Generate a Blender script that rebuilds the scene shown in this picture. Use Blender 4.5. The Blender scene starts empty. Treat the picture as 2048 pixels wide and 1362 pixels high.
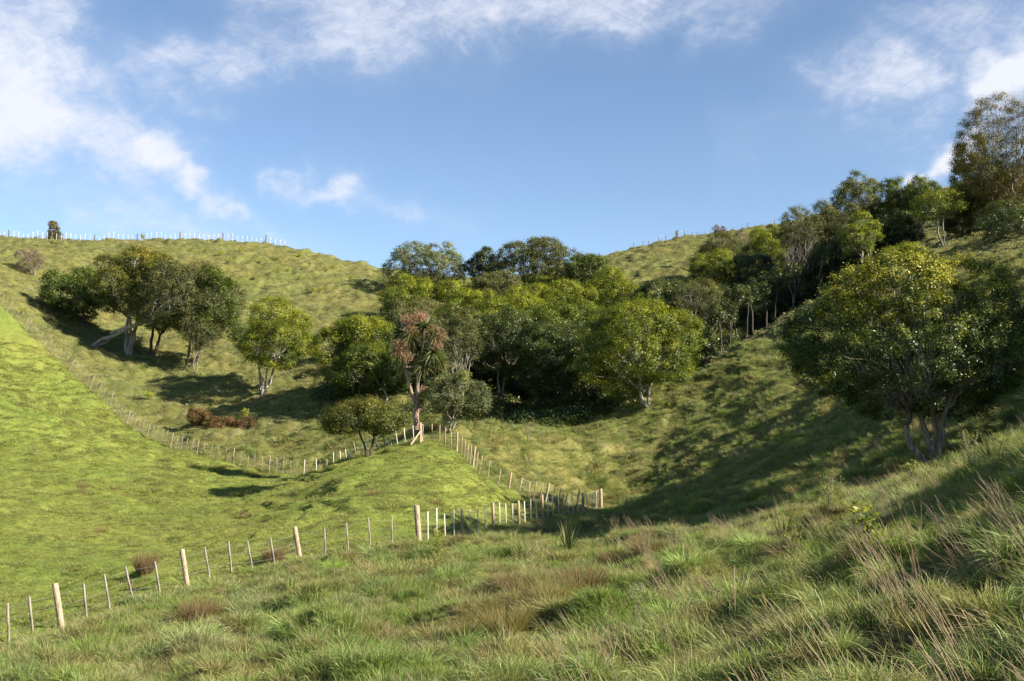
import bpy, math, random
import numpy as np
R = math.radians
scene = bpy.context.scene
# ------------------------------------------------------------------ camera
F = 2275.0                      # focal length in pixels of the 2048 px photograph
PITCH = math.atan(169.0 / F)
cam_d = bpy.data.cameras.new('camera'); cam_d.sensor_width = 36.0
cam_d.lens = 36.0 * F / 2048.0; cam_d.clip_start = 0.1; cam_d.clip_end = 8000
cam = bpy.data.objects.new('camera', cam_d); scene.collection.objects.link(cam)
cam.location = (0, 0, 0); cam.rotation_euler = (R(90) + PITCH, 0, 0)
scene.camera = cam
# ------------------------------------------------------------------ light
SUN_AZ, SUN_EL = 113.0, 30.0     # azimuth clockwise from the view direction (+Y)
sun_dir = np.array([math.sin(R(SUN_AZ)) * math.cos(R(SUN_EL)), math.cos(R(SUN_AZ)) * math.cos(R(SUN_EL)), math.sin(R(SUN_EL))])
sl = bpy.data.lights.new('sun', 'SUN'); sl.energy = 5.0; sl.angle = R(0.5); sl.color = (1.0, 0.90, 0.74)
so = bpy.data.objects.new('sun', sl); scene.collection.objects.link(so)
from mathutils import Vector
so.rotation_euler = Vector(sun_dir).to_track_quat('Z', 'Y').to_euler(); so.location = (60, -10, 60)
vs = scene.view_settings; vs.view_transform = 'Standard'; vs.look = 'None'; vs.gamma = 1.0; vs.use_curve_mapping = False
vs.exposure = 1.4
cy = scene.cycles
cy.max_bounces = 5; cy.diffuse_bounces = 3; cy.glossy_bounces = 2; cy.transmission_bounces = 4; cy.transparent_max_bounces = 4
cy.sample_clamp_indirect = 4.0

def ray(px, py):
    """direction with unit Y through a pixel of the 2048x1362 photograph"""
    u = (px - 1024) / F; v = (681 - py) / F
    c, s = math.cos(PITCH), math.sin(PITCH)
    d = np.array([u, c - v * s, s + v * c])
    return d / d[1]

world = bpy.data.worlds.new('World'); scene.world = world; world.use_nodes = True
def build_world():
    nt = world.node_tree; N = nt.nodes; L = nt.links; N.clear()
    def M(op, a, b=None, c=None, clamp=False):
        n = N.new('ShaderNodeMath'); n.operation = op; n.use_clamp = clamp
        for i, v in enumerate((a, b, c)):
            if v is None: continue
            if isinstance(v, (int, float)): n.inputs[i].default_value = v
            else: L.new(v, n.inputs[i])
        return n.outputs[0]
    out = N.new('ShaderNodeOutputWorld'); bg = N.new('ShaderNodeBackground'); bg.inputs['Strength'].default_value = 0.069
    sky = N.new('ShaderNodeTexSky'); sky.sky_type = 'NISHITA'; sky.sun_disc = False
    sky.sun_elevation = R(SUN_EL); sky.sun_rotation = R(SUN_AZ); sky.air_density = 1.0; sky.dust_density = 0.35; sky.ozone_density = 2.0; sky.altitude = 2200
    tc = N.new('ShaderNodeTexCoord'); sep = N.new('ShaderNodeSeparateXYZ'); L.new(tc.outputs['Generated'], sep.inputs[0])
    az = M('ARCTAN2', sep.outputs[0], sep.outputs[1]); el = M('ARCSINE', sep.outputs[2])
    comb = N.new('ShaderNodeCombineXYZ'); L.new(az, comb.inputs[0]); L.new(el, comb.inputs[1])
    def noise(scale, detail, rough, sx, sy, rot, off=0.0, dist=0.0):
        mp = N.new('ShaderNodeMapping'); mp.inputs['Rotation'].default_value = (0, 0, rot); mp.inputs['Scale'].default_value = (sx, sy, 1)
        mp.inputs['Location'].default_value = (off, off * .7, off)
        mp2 = N.new('ShaderNodeMapping'); mp2.inputs['Rotation'].default_value = (0, 0, rot)
        L.new(comb.outputs[0], mp2.inputs[0]); mp.inputs['Rotation'].default_value = (0, 0, 0); L.new(mp2.outputs[0], mp.inputs[0])
        t = N.new('ShaderNodeTexNoise'); t.inputs['Scale'].default_value = scale; t.inputs['Detail'].default_value = detail
        t.inputs['Roughness'].default_value = rough; t.inputs['Distortion'].default_value = dist
        L.new(mp.outputs[0], t.inputs['Vector']); return t.outputs['Fac']
    def pt(px, py):
        d = ray(px, py); n = d / np.linalg.norm(d)
        return math.atan2(n[0], n[1]), math.asin(n[2])
    # warp the coordinates a little so the capsules get ragged
    w1 = noise(9, 4, .6, 1, 1, 0, 3.1); w2 = noise(9, 4, .6, 1, 1, 0, 7.7)
    azw = M('ADD', az, M('MULTIPLY', M('SUBTRACT', w1, .5), .16)); elw = M('ADD', el, M('MULTIPLY', M('SUBTRACT', w2, .5), .12))
    def capsule(p, q, r, s):
        (ax, ay), (bx, by) = pt(*p), pt(*q); dx, dy = bx - ax, by - ay; l2 = dx * dx + dy * dy + 1e-9; r = r / F
        t = M('DIVIDE', M('ADD', M('MULTIPLY', M('SUBTRACT', azw, ax), dx), M('MULTIPLY', M('SUBTRACT', elw, ay), dy)), l2, clamp=True)
        ex = M('SUBTRACT', M('SUBTRACT', azw, ax), M('MULTIPLY', t, dx)); ey = M('SUBTRACT', M('SUBTRACT', elw, ay), M('MULTIPLY', t, dy))
        d2 = M('ADD', M('MULTIPLY', ex, ex), M('MULTIPLY', ey, ey))
        return M('MULTIPLY', M('EXPONENT', M('MULTIPLY', d2, -1.0 / (r * r))), s)
    # (from, to, radius in photo pixels, strength)
    thick = [((-150, 0), (60, 190), 150, 1.0), ((40, 240), (300, 330), 75, .95), ((120, -100), (60, 260), 90, .6),
             ((300, 320), (400, 335), 45, .85), ((410, 360), (490, 395), 32, .8), ((480, 390), (600, 470), 45, .5), ((-200, 260), (60, 270), 60, .5), ((300, 200), (420, 215), 30, .4),
             ((600, 335), (700, 365), 26, .68), ((690, 360), (840, 415), 30, .5), ((850, 420), (960, 460), 45, .28),
             ((300, 120), (700, 70), 60, .50), ((700, 50), (950, 35), 85, .62), ((520, -40), (1250, -60), 80, .65), ((1000, 20), (1500, -40), 50, .55), ((150, 120), (300, 150), 80, .55), ((300, 120), (480, 90), 60, .35),
             ((100, 435), (430, 440), 45, .50), ((0, 400), (10, 330), 40, .4),
             ((1440, 40), (1650, -20), 45, .45), ((1640, 200), (1850, 150), 60, .6), ((1820, 120), (2120, 20), 110, .55), ((1500, 290), (1900, 250), 60, .26),
             ((1990, 170), (2200, 160), 55, 1.3), ((1820, 330), (1850, 325), 26, 1.5), ((1925, 285), (1970, 270), 30, 1.4), ((1900, 320), (2100, 260), 50, .5)]
    acc = None
    for c in thick:
        k = capsule(*c); acc = k if acc is None else M('MAXIMUM', M('MULTIPLY', M('ADD', acc, k), .72), M('MAXIMUM', acc, k))
    # general cloud away from the framed part of the sky, so that other views are not empty
    n1 = noise(7, 10, .68, 1.0, 2.3, R(28), 1.3, .8); n2 = noise(40, 9, .72, 1, 2.0, R(-18), 5.0, .5)
    n = M('ADD', M('MULTIPLY', n1, .55), M('MULTIPLY', n2, .45))
    edge = M('MULTIPLY', M('ADD', M('SUBTRACT', acc, .40), M('MULTIPLY', M('SUBTRACT', n, .5), 2.9)), 1.05)
    mr = N.new('ShaderNodeMapRange'); mr.interpolation_type = 'SMOOTHSTEP'; mr.inputs['From Min'].default_value = -.30; mr.inputs['From Max'].default_value = 1.05
    L.new(edge, mr.inputs['Value'])
    soft = M('MULTIPLY', acc, .55, clamp=True)
    alpha = M('ADD', M('MULTIPLY', M('MULTIPLY', mr.outputs[0], M('MINIMUM', M('MULTIPLY', acc, 1.7), 1.0)), .78), M('MULTIPLY', soft, .42), clamp=True)
    mix = N.new('ShaderNodeMix'); mix.data_type = 'RGBA'
    L.new(alpha, mix.inputs['Factor']); 
    tint = N.new('ShaderNodeMix'); tint.data_type = 'RGBA'; tint.blend_type = 'MULTIPLY'; tint.inputs['Factor'].default_value = 1
    L.new(sky.outputs[0], tint.inputs['A']); tint.inputs['B'].default_value = (1.03, 1.02, 1.0, 1)
    L.new(tint.outputs['Result'], mix.inputs['A']); mix.inputs['B'].default_value = (4.9, 5.1, 5.7, 1)
    L.new(mix.outputs['Result'], bg.inputs['Color']); L.new(bg.outputs[0], out.inputs[0])
build_world()

# ------------------------------------------------------------------ noise + terrain function
rng = np.random.default_rng(11); random.seed(5)
_T = rng.permutation(512); _G = rng.uniform(0, 2 * np.pi, 512)
def gn(x, y, seed=0):
    x = np.asarray(x, float); y = np.asarray(y, float)
    xi = np.floor(x).astype(int); yi = np.floor(y).astype(int); xf = x - xi; yf = y - yi
    def g(ix, iy, dx, dy):
        a = _G[_T[(_T[(ix + seed * 37) % 512] + iy) % 512]]
        return np.cos(a) * dx + np.sin(a) * dy
    u = xf * xf * xf * (xf * (xf * 6 - 15) + 10); v = yf * yf * yf * (yf * (yf * 6 - 15) + 10)
    a = g(xi, yi, xf, yf); b = g(xi + 1, yi, xf - 1, yf); c = g(xi, yi + 1, xf, yf - 1); d = g(xi + 1, yi + 1, xf - 1, yf - 1)
    return ((a + (b - a) * u) * (1 - v) + (c + (d - c) * u) * v) * 1.5
def fbm(x, y, seed=0, o=4, g=.5):
    s = 0; a = 1.0; f = 1.0; n = 0
    for k in range(o):
        s = s + a * gn(x * f + k * 17.3, y * f - k * 9.1, seed + k); n += a; a *= g; f *= 2.03
    return s / n
def w(px, py, d):
    return ray(px, py) * d
CP = [ # photo pixel x, y and depth in metres of points on the ground
 (2048,1362,6.5),(1700,1362,8.5),(1300,1362,12),(900,1362,15),(400,1362,17),(0,1362,19),
 (2048,1130,11),(1700,1180,14),(1300,1200,20),(900,1200,24),(400,1230,27),(100,1265,28),
 (2048,985,16),(1700,1080,22),(1400,1080,33),(1150,1085,40),(1000,1120,34),(600,1120,38),(1900,1010,20),
 (2048,880,22),(1900,940,28),(1700,990,38),(1500,1008,50),(1300,1012,64),(1215,1017,76),
 (140,1243,31),(385,1152,39),(605,1103,43),(840,1073,43),(927,1065,50),(987,1055,54),(1038,1045,58),(1085,1042,62),(1127,1033,66),(1165,1023,71),
 (845,888,76),(874,886,76),(921,906,74),(960,946,70),(1007,984,70),(1047,1004,70),(1120,1016,73),
 (700,955,64),(840,950,64),(960,985,62),(840,1010,54),(600,1010,62),(600,1055,51),(400,1080,52),(660,935,74),(620,960,78),(760,915,72),
 (800,893,78),(740,912,82),(690,930,86),(650,945,88),(610,953,88),(550,946,90),(480,933,92),(400,910,94),(340,895,97),(270,862,101),(225,820,105),(165,765,109),(110,715,112),(70,680,114),(20,630,117),(-60,560,122),
 (500,1000,72),(300,1000,70),(0,1000,64),(0,800,90),(200,900,86),(0,1150,44),(200,1100,48),(400,960,80),(-200,900,78),(-300,1100,46),(-250,640,112),
 (420,850,101),(520,788,110),(255,708,122),(182,688,124),(165,650,128),(375,735,118),(640,800,104),(740,792,102),(620,905,94),(100,600,136),(60,540,152),
 (0,488,190),(200,486,192),(400,481,192),(560,494,190),(640,521,184),(700,545,178),(780,566,172),(860,592,168),(540,600,160),(600,680,135),(400,560,165),(-150,480,190),
 (1000,862,88),(900,856,87),(1100,862,84),(833,864,80),(1000,795,104),(1000,715,125),(1000,650,145),(1000,590,175),(800,700,122),(1200,700,128),
 (1290,808,92),(1400,738,97),(1500,682,102),(1600,622,107),(1730,552,114),(1200,845,90),(1120,880,84),
 (1290,850,106),(1400,785,112),(1500,728,118),(1600,668,122),(1400,700,132),(1500,618,140),(1650,560,140),
 (1210,515,186),(1300,492,190),(1400,472,195),(1560,452,200),(1700,430,200),(1900,385,195),(2048,340,190),(1300,560,165),(1450,520,172),
 (1890,492,112),(1800,528,108),(2000,480,104),(2048,500,92),
 (1300,950,80),(1300,880,86),(1500,900,72),(1500,800,84),(1400,880,80),(1700,850,62),(1700,700,84),(1900,800,55),(1900,650,74),(2048,800,48),(2048,650,62),(1500,985,57),(1700,960,46),(1870,912,45),(1250,960,80),(1600,1000,42)]
AN = [(0,0,-1.75),(-12,0,-3),(9,0,.2),(20,0,4),(0,-20,-1),(-30,-20,-4),(30,-20,7),(60,0,15),(15,18,1.8),(25,22,4.5),(38,52,11),(34,38,8.5),(45,80,15.5),(60,110,25),(60,60,19),(85,150,38),(30,-5,6),
 (-45,66,0),(-60,66,6),(-70,100,17),(-40,30,-5),(-60,0,-5),(-100,100,24),(-100,150,29),(-130,190,32),
 (-85,240,22),(-30,240,20),(5,235,17),(40,250,26),(90,250,34),(-160,60,25),(160,60,45),(160,200,48),(-160,260,20),(160,300,30),(0,310,5),(0,-60,-4),(-160,-60,-5),(160,-60,20)]
# points read off the photograph lie on the grass tops; the soil is lower
_cp = np.array([w(*c) for c in CP])
for _i, _c in enumerate(CP):
    if _c[2] < 62 and not (_c[0] < 1000 and _c[1] < 1064): _cp[_i, 2] -= .38 if _c not in [(140,1243,31),(385,1152,39),(605,1103,43),(840,1073,43),(927,1065,50),(987,1055,54),(1038,1045,58)] else .22
_P = np.concatenate([_cp, np.array(AN, float)])
def tps_k(r2): return .5 * r2 * np.log(r2 + 1e-9)
_n = len(_P); _S = 100.0; _xy = _P[:, :2] / _S
K = tps_k(((_xy[:, None] - _xy[None]) ** 2).sum(-1)) + np.eye(_n) * 2e-4
Q = np.c_[np.ones(_n), _xy]; A = np.zeros((_n + 3, _n + 3)); A[:_n, :_n] = K; A[:_n, _n:] = Q; A[_n:, :_n] = Q.T
_W = np.linalg.solve(A, np.r_[_P[:, 2], 0, 0, 0])
GX0, GX1, GY0, GY1 = -180, 180, -70, 320
gx = np.arange(GX0, GX1 + 1); gy = np.arange(GY0, GY1 + 1)
GZ = np.zeros((len(gy), len(gx)))
for j, yy in enumerate(gy):
    q = np.c_[gx / _S, np.full(len(gx), yy / _S)]
    GZ[j] = tps_k(((q[:, None] - _xy[None]) ** 2).sum(-1)) @ _W[:_n] + _W[_n] + q @ _W[_n + 1:]
def base_h(x, y):
    x = np.asarray(x, float); y = np.asarray(y, float)
    cx = np.clip(x, GX0, GX1 - .001) - GX0; cyy = np.clip(y, GY0, GY1 - .001) - GY0
    i = cx.astype(int); j = cyy.astype(int); u = cx - i; v = cyy - j
    z = (GZ[j, i] * (1 - u) + GZ[j, i + 1] * u) * (1 - v) + (GZ[j + 1, i] * (1 - u) + GZ[j + 1, i + 1] * u) * v
    over = np.hypot(x - np.clip(x, GX0, GX1), y - np.clip(y, GY0, GY1))
    return z * np.exp(-over / 400) - over * .03
# fence lines in plan ----------------------------------------------------
def G(px, d):
    return (px - 1024) / F * d * 1.0, d
FRONT = [(840,43),(927,50),(987,54),(1038,58),(1085,62),(1127,66),(1165,71),(1201,76)]
NEAR = [(-60,27),(35,29),(138,31),(383,38),(605,42),(840,43)]
KNOLL = [(845,76),(874,76),(921,74),(960,70),(1007,70),(1047,70),(1120,73),(1201,76)]
LEFT = [(845,76),(800,78),(740,82),(690,86),(650,88),(610,88),(550,90),(480,92),(400,94),(340,97),(270,101),(225,105),(165,109),(110,112),(70,114),(20,117),(-60,122)]
def plan(line): return [G(*p) for p in line]
poly = plan(NEAR) + plan(FRONT)[1:] + plan(KNOLL)[::-1][1:] + plan(LEFT)[1:] + [(-110, 110), (-110, 20)]
poly = np.array(poly)
def in_poly(x, y):
    c = np.zeros(np.shape(x), bool); n = len(poly)
    for i in range(n):
        x1, y1 = poly[i]; x2, y2 = poly[(i + 1) % n]
        if y1 == y2: continue
        k = ((y1 > y) != (y2 > y)) & (x < (x2 - x1) * (y - y1) / (y2 - y1) + x1); c ^= k
    return c
def dist_poly(x, y):
    d = np.full(np.shape(x), 1e9); n = len(poly)
    for i in range(n):
        a = poly[i]; b = poly[(i + 1) % n]; e = b - a; l2 = (e ** 2).sum()
        t = np.clip(((x - a[0]) * e[0] + (y - a[1]) * e[1]) / l2, 0, 1)
        d = np.minimum(d, np.hypot(x - a[0] - t * e[0], y - a[1] - t * e[1]))
    return d
def pasture(x, y):
    """1 inside the fenced short pasture, 0 outside, soft over about 0.6 m"""
    s = np.where(in_poly(x, y), 1.0, -1.0) * dist_poly(x, y) + .35 * gn(x * .9, y * .9, 3)
    return np.clip(s / .6 + .5, 0, 1)
def terrace(x, y, z, r):
    f = np.clip((r - 120) / 50, 0, 1)
    t = z / .80 + 1.9 * fbm(x / 8, y / 8, 5, 3); t2 = z / 1.5 + 1.7 * fbm(x / 11, y / 11, 6, 3)
    a = np.sin(2 * np.pi * t) + .3 * np.sin(4 * np.pi * t + 1); b = np.sin(2 * np.pi * t2) + .3 * np.sin(4 * np.pi * t2 + 1)
    return a * (1 - f) + b * f * 1.5
def height(x, y, m=None):
    x = np.asarray(x, float); y = np.asarray(y, float)
    z = base_h(x, y)
    if m is None: m = pasture(x, y)
    r = np.hypot(x, y)
    # terracettes: stock tracks following the contours
    e = .5; sl = np.hypot((base_h(x + e, y) - base_h(x - e, y)), (base_h(x, y + e) - base_h(x, y - e)))
    st = np.clip((sl - .06) / .2, 0, 1)
    brk = np.clip(.55 + 1.5 * fbm(x / 5, y / 5, 9, 2), 0, 1)
    amp = (.14 + .07 * m) * brk * st * (1 + np.clip((r - 130) / 60, 0, 1) * .9)
    z1 = z + amp * terrace(x, y, z, r)
    lump = np.abs(fbm(x / 2.6, y / 2.0, 21, 3))
    near = np.clip((r - 3) / 6, .35, 1) * np.clip(dist_poly(x, y) / 2.0, .15, 1)
    zr = z1 + near * (.70 * fbm(x / 3.4, y / 2.6, 12, 3) + .75 * (lump - .2))
    zp = z1 + .10 * fbm(x / 3.2, y / .95, 44, 3) + .20 * fbm(x / 2.0, y / 1.7, 30, 3) + .40 * np.clip(fbm(x / 4.0, y / 2.6, 33, 3), 0, 1) + .30 * np.clip(fbm(x / 1.5, y / 1.1, 36, 3) - .08, 0, 1)
    far = np.clip((r - 110) / 50, 0, 1)
    zr = zr + far * .15 * fbm(x / 4, y / 4, 40, 3)
    return zr * (1 - m) + zp * m
def hz(x, y): return float(height(np.array([x]), np.array([y]))[0])
def at(px, py, d0=4.0, d1=260.0):
    r = ray(px, py); d = np.geomspace(d0, d1, 1600); P = r[None] * d[:, None]
    below = np.nonzero(P[:, 2] < height(P[:, 0], P[:, 1]))[0]
    k = below[0] if len(below) else len(d) - 1
    return np.array([P[k, 0], P[k, 1], hz(P[k, 0], P[k, 1])])
def gp(px, d):
    x, y = G(px, d); return np.array([x, y, hz(x, y)])

# ------------------------------------------------------------------ helpers
C = scene.collection
def link(o, parent=None):
    C.objects.link(o)
    if parent is not None: o.parent = parent
    return o
def tag(o, label=None, cat=None, group=None, kind=None):
    if label: o['label'] = label
    if cat: o['category'] = cat
    if group: o['group'] = group
    if kind: o['kind'] = kind
    return o
def empty(name, loc, label=None, cat=None, group=None):
    o = bpy.data.objects.new(name, None); o.location = loc; o.empty_display_size = .3; link(o); return tag(o, label, cat, group)
def quads_mesh(name, V, Qd, attrs=None, smooth=False):
    V = np.ascontiguousarray(V, np.float32); Qd = np.ascontiguousarray(Qd, np.int32)
    me = bpy.data.meshes.new(name); me.vertices.add(len(V)); me.vertices.foreach_set('co', V.ravel())
    k = Qd.shape[1]; me.loops.add(Qd.size); me.loops.foreach_set('vertex_index', Qd.ravel()); me.polygons.add(len(Qd))
    me.polygons.foreach_set('loop_start', np.arange(0, Qd.size, k, dtype=np.int32)); me.polygons.foreach_set('loop_total', np.full(len(Qd), k, np.int32))
    if smooth: me.polygons.foreach_set('use_smooth', np.ones(len(Qd), bool))
    for n, a in (attrs or {}).items():
        a = np.asarray(a)
        if a.dtype.kind == 'i': at_ = me.attributes.new(n, 'INT', 'POINT'); at_.data.foreach_set('value', a.astype(np.int32))
        elif a.ndim == 1: at_ = me.attributes.new(n, 'FLOAT', 'POINT'); at_.data.foreach_set('value', a.astype(np.float32))
        else: at_ = me.attributes.new(n, 'FLOAT_VECTOR', 'POINT'); at_.data.foreach_set('vector', a.astype(np.float32).ravel())
    me.update(calc_edges=True); me.validate(); return me
def obj(name, me, mat, parent=None, loc=None):
    if mat is not None and not me.materials: me.materials.append(mat)
    o = bpy.data.objects.new(name, me); 
    if loc is not None: o.location = loc
    return link(o, parent)
def norm(a): return a / (np.linalg.norm(a, axis=-1, keepdims=True) + 1e-9)

def tubes(P0, P1, P2, r0, r1, S=7, Kk=6, wob=0.0, rg=None):
    """quadratic bezier tubes, all at once"""
    P0, P1, P2 = (np.asarray(p, float).reshape(-1, 3) for p in (P0, P1, P2)); n = len(P0)
    r0 = np.broadcast_to(np.asarray(r0, float), n); r1 = np.broadcast_to(np.asarray(r1, float), n)
    t = np.linspace(0, 1, S)[None, :, None]
    c = (1 - t) ** 2 * P0[:, None] + 2 * t * (1 - t) * P1[:, None] + t ** 2 * P2[:, None]
    if wob and rg is not None:
        L_ = np.linalg.norm(P2 - P0, axis=1)[:, None, None]
        c = c + rg.normal(0, 1, c.shape) * wob * L_ * np.sin(np.pi * t) 
    tg = norm(np.gradient(c, axis=1)); ref = np.where(np.abs(tg[..., 2:3]) > .9, np.array([1., 0, 0]), np.array([0, 0, 1.]))
    s = norm(np.cross(tg, ref)); b = np.cross(tg, s)
    rr = (r0[:, None] * (1 - t[0, :, 0]) + r1[:, None] * t[0, :, 0])
    a = np.linspace(0, 2 * np.pi, Kk, endpoint=False)
    V = c[:, :, None] + rr[:, :, None, None] * (np.cos(a)[None, None, :, None] * s[:, :, None] + np.sin(a)[None, None, :, None] * b[:, :, None])
    idx = np.arange(n * S * Kk).reshape(n, S, Kk)
    q = np.stack([idx[:, :-1], np.roll(idx, -1, 2)[:, :-1], np.roll(idx, -1, 2)[:, 1:], idx[:, 1:]], -1).reshape(-1, 4)
    return V.reshape(-1, 3), q
def join(parts):
    V = []; Qd = []; o = 0
    for v, q in parts: V.append(v); Qd.append(q + o); o += len(v)
    return np.concatenate(V), np.concatenate(Qd)
def blades(base, dirn, L, wd, droop, wind=(0, 0, 0), seg=4, rg=rng, curl=0.0):
    """curved flat blades: base (n,3), unit direction, length, width, droop"""
    n = len(base); t = np.linspace(0, 1, seg)[None, :, None]; L = np.asarray(L).reshape(-1, 1, 1) * np.ones((n, 1, 1)); droop = np.asarray(droop).reshape(-1, 1, 1)
    c = base[:, None] + dirn[:, None] * L * t + (np.array([0, 0, -1.]) * droop + np.asarray(wind)) * L * t ** 2
    side = norm(np.cross(dirn, rg.normal(0, 1, (n, 3))))[:, None]
    wt = np.maximum(1 - t ** 1.6, .06) * np.asarray(wd).reshape(-1, 1, 1) * .5
    V = np.stack([c - side * wt, c + side * wt], 2)
    idx = np.arange(n * seg * 2).reshape(n, seg, 2)
    q = np.stack([idx[:, :-1, 0], idx[:, :-1, 1], idx[:, 1:, 1], idx[:, 1:, 0]], -1).reshape(-1, 4)
    return V.reshape(-1, 3), q

# ------------------------------------------------------------------ materials
def mat_new(name):
    m = bpy.data.materials.new(name); m.use_nodes = True; m.node_tree.nodes.clear(); return m, m.node_tree.nodes, m.node_tree.links
def ramp(N, stops):
    r = N.new('ShaderNodeValToRGB'); e = r.color_ramp.elements
    while len(e) < len(stops): e.new(.5)
    for i, (p, c) in enumerate(stops): e[i].position = p; e[i].color = (*c, 1)
    return r
def leaf_mat(name, stops, rough=.45, trans=.35, spec=.4, attr='v'):
    m, N, L = mat_new(name)
    a = N.new('ShaderNodeAttribute'); a.attribute_name = attr; r = ramp(N, stops); L.new(a.outputs['Fac'], r.inputs[0])
    p = N.new('ShaderNodeBsdfPrincipled'); p.inputs['Roughness'].default_value = rough; p.inputs['Specular IOR Level'].default_value = spec
    L.new(r.outputs[0], p.inputs['Base Color'])
    t = N.new('ShaderNodeBsdfTranslucent'); g = N.new('ShaderNodeMix'); g.data_type = 'RGBA'; g.blend_type = 'MULTIPLY'; g.inputs['Factor'].default_value = 1
    L.new(r.outputs[0], g.inputs['A']); g.inputs['B'].default_value = (1.5, 1.5, .6, 1); L.new(g.outputs['Result'], t.inputs['Color'])
    x = N.new('ShaderNodeMixShader'); x.inputs[0].default_value = trans; L.new(p.outputs[0], x.inputs[1]); L.new(t.outputs[0], x.inputs[2])
    o = N.new('ShaderNodeOutputMaterial'); L.new(x.outputs[0], o.inputs[0]); return m
def grass_mat(name, rough=.55, trans=.35, dry=(.30, .24, .12)):
    """blade colour = colour of the tuft (instance attribute col) times a random value per blade; tips a little drier"""
    m, N, L = mat_new(name)
    a = N.new('ShaderNodeAttribute'); a.attribute_type = 'INSTANCER'; a.attribute_name = 'col'
    v = N.new('ShaderNodeAttribute'); v.attribute_name = 'v'; h = N.new('ShaderNodeAttribute'); h.attribute_name = 'dry'
    mr = N.new('ShaderNodeMapRange'); mr.inputs['To Min'].default_value = .55; mr.inputs['To Max'].default_value = 1.5; L.new(v.outputs['Fac'], mr.inputs['Value'])
    g = N.new('ShaderNodeVectorMath'); g.operation = 'SCALE'; L.new(a.outputs['Vector'], g.inputs[0]); L.new(mr.outputs[0], g.inputs['Scale'])
    x = N.new('ShaderNodeMix'); x.data_type = 'RGBA'; L.new(h.outputs['Fac'], x.inputs['Factor']); L.new(g.outputs[0], x.inputs['A']); x.inputs['B'].default_value = (*dry, 1)
    p = N.new('ShaderNodeBsdfPrincipled'); p.inputs['Roughness'].default_value = rough; p.inputs['Specular IOR Level'].default_value = .35; L.new(x.outputs['Result'], p.inputs['Base Color'])
    t = N.new('ShaderNodeBsdfTranslucent'); tt = N.new('ShaderNodeMix'); tt.data_type = 'RGBA'; tt.blend_type = 'MULTIPLY'; tt.inputs['Factor'].default_value = 1
    L.new(x.outputs['Result'], tt.inputs['A']); tt.inputs['B'].default_value = (1.35, 1.35, .7, 1); L.new(tt.outputs['Result'], t.inputs['Color'])
    s = N.new('ShaderNodeMixShader'); s.inputs[0].default_value = trans; L.new(p.outputs[0], s.inputs[1]); L.new(t.outputs[0], s.inputs[2])
    o = N.new('ShaderNodeOutputMaterial'); L.new(s.outputs[0], o.inputs[0]); return m
def bark_mat(name, c1, c2, scale=9, stretch=(1, 1, .25), c3=None):
    m, N, L = mat_new(name)
    tc = N.new('ShaderNodeTexCoord'); mp = N.new('ShaderNodeMapping'); mp.inputs['Scale'].default_value = stretch; L.new(tc.outputs['Object'], mp.inputs[0])
    n = N.new('ShaderNodeTexNoise'); n.inputs['Scale'].default_value = scale; n.inputs['Detail'].default_value = 6; L.new(mp.outputs[0], n.inputs['Vector'])
    r = ramp(N, [(.32, c1), (.52, c2), (.7, c3 or c2)]); L.new(n.outputs['Fac'], r.inputs[0])
    p = N.new('ShaderNodeBsdfPrincipled'); p.inputs['Roughness'].default_value = .85; L.new(r.outputs[0], p.inputs['Base Color'])
    b = N.new('ShaderNodeBump'); b.inputs['Strength'].default_value = .5; b.inputs['Distance'].default_value = .02; L.new(n.outputs['Fac'], b.inputs['Height']); L.new(b.outputs[0], p.inputs['Normal'])
    o = N.new('ShaderNodeOutputMaterial'); L.new(p.outputs[0], o.inputs[0]); return m

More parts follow.
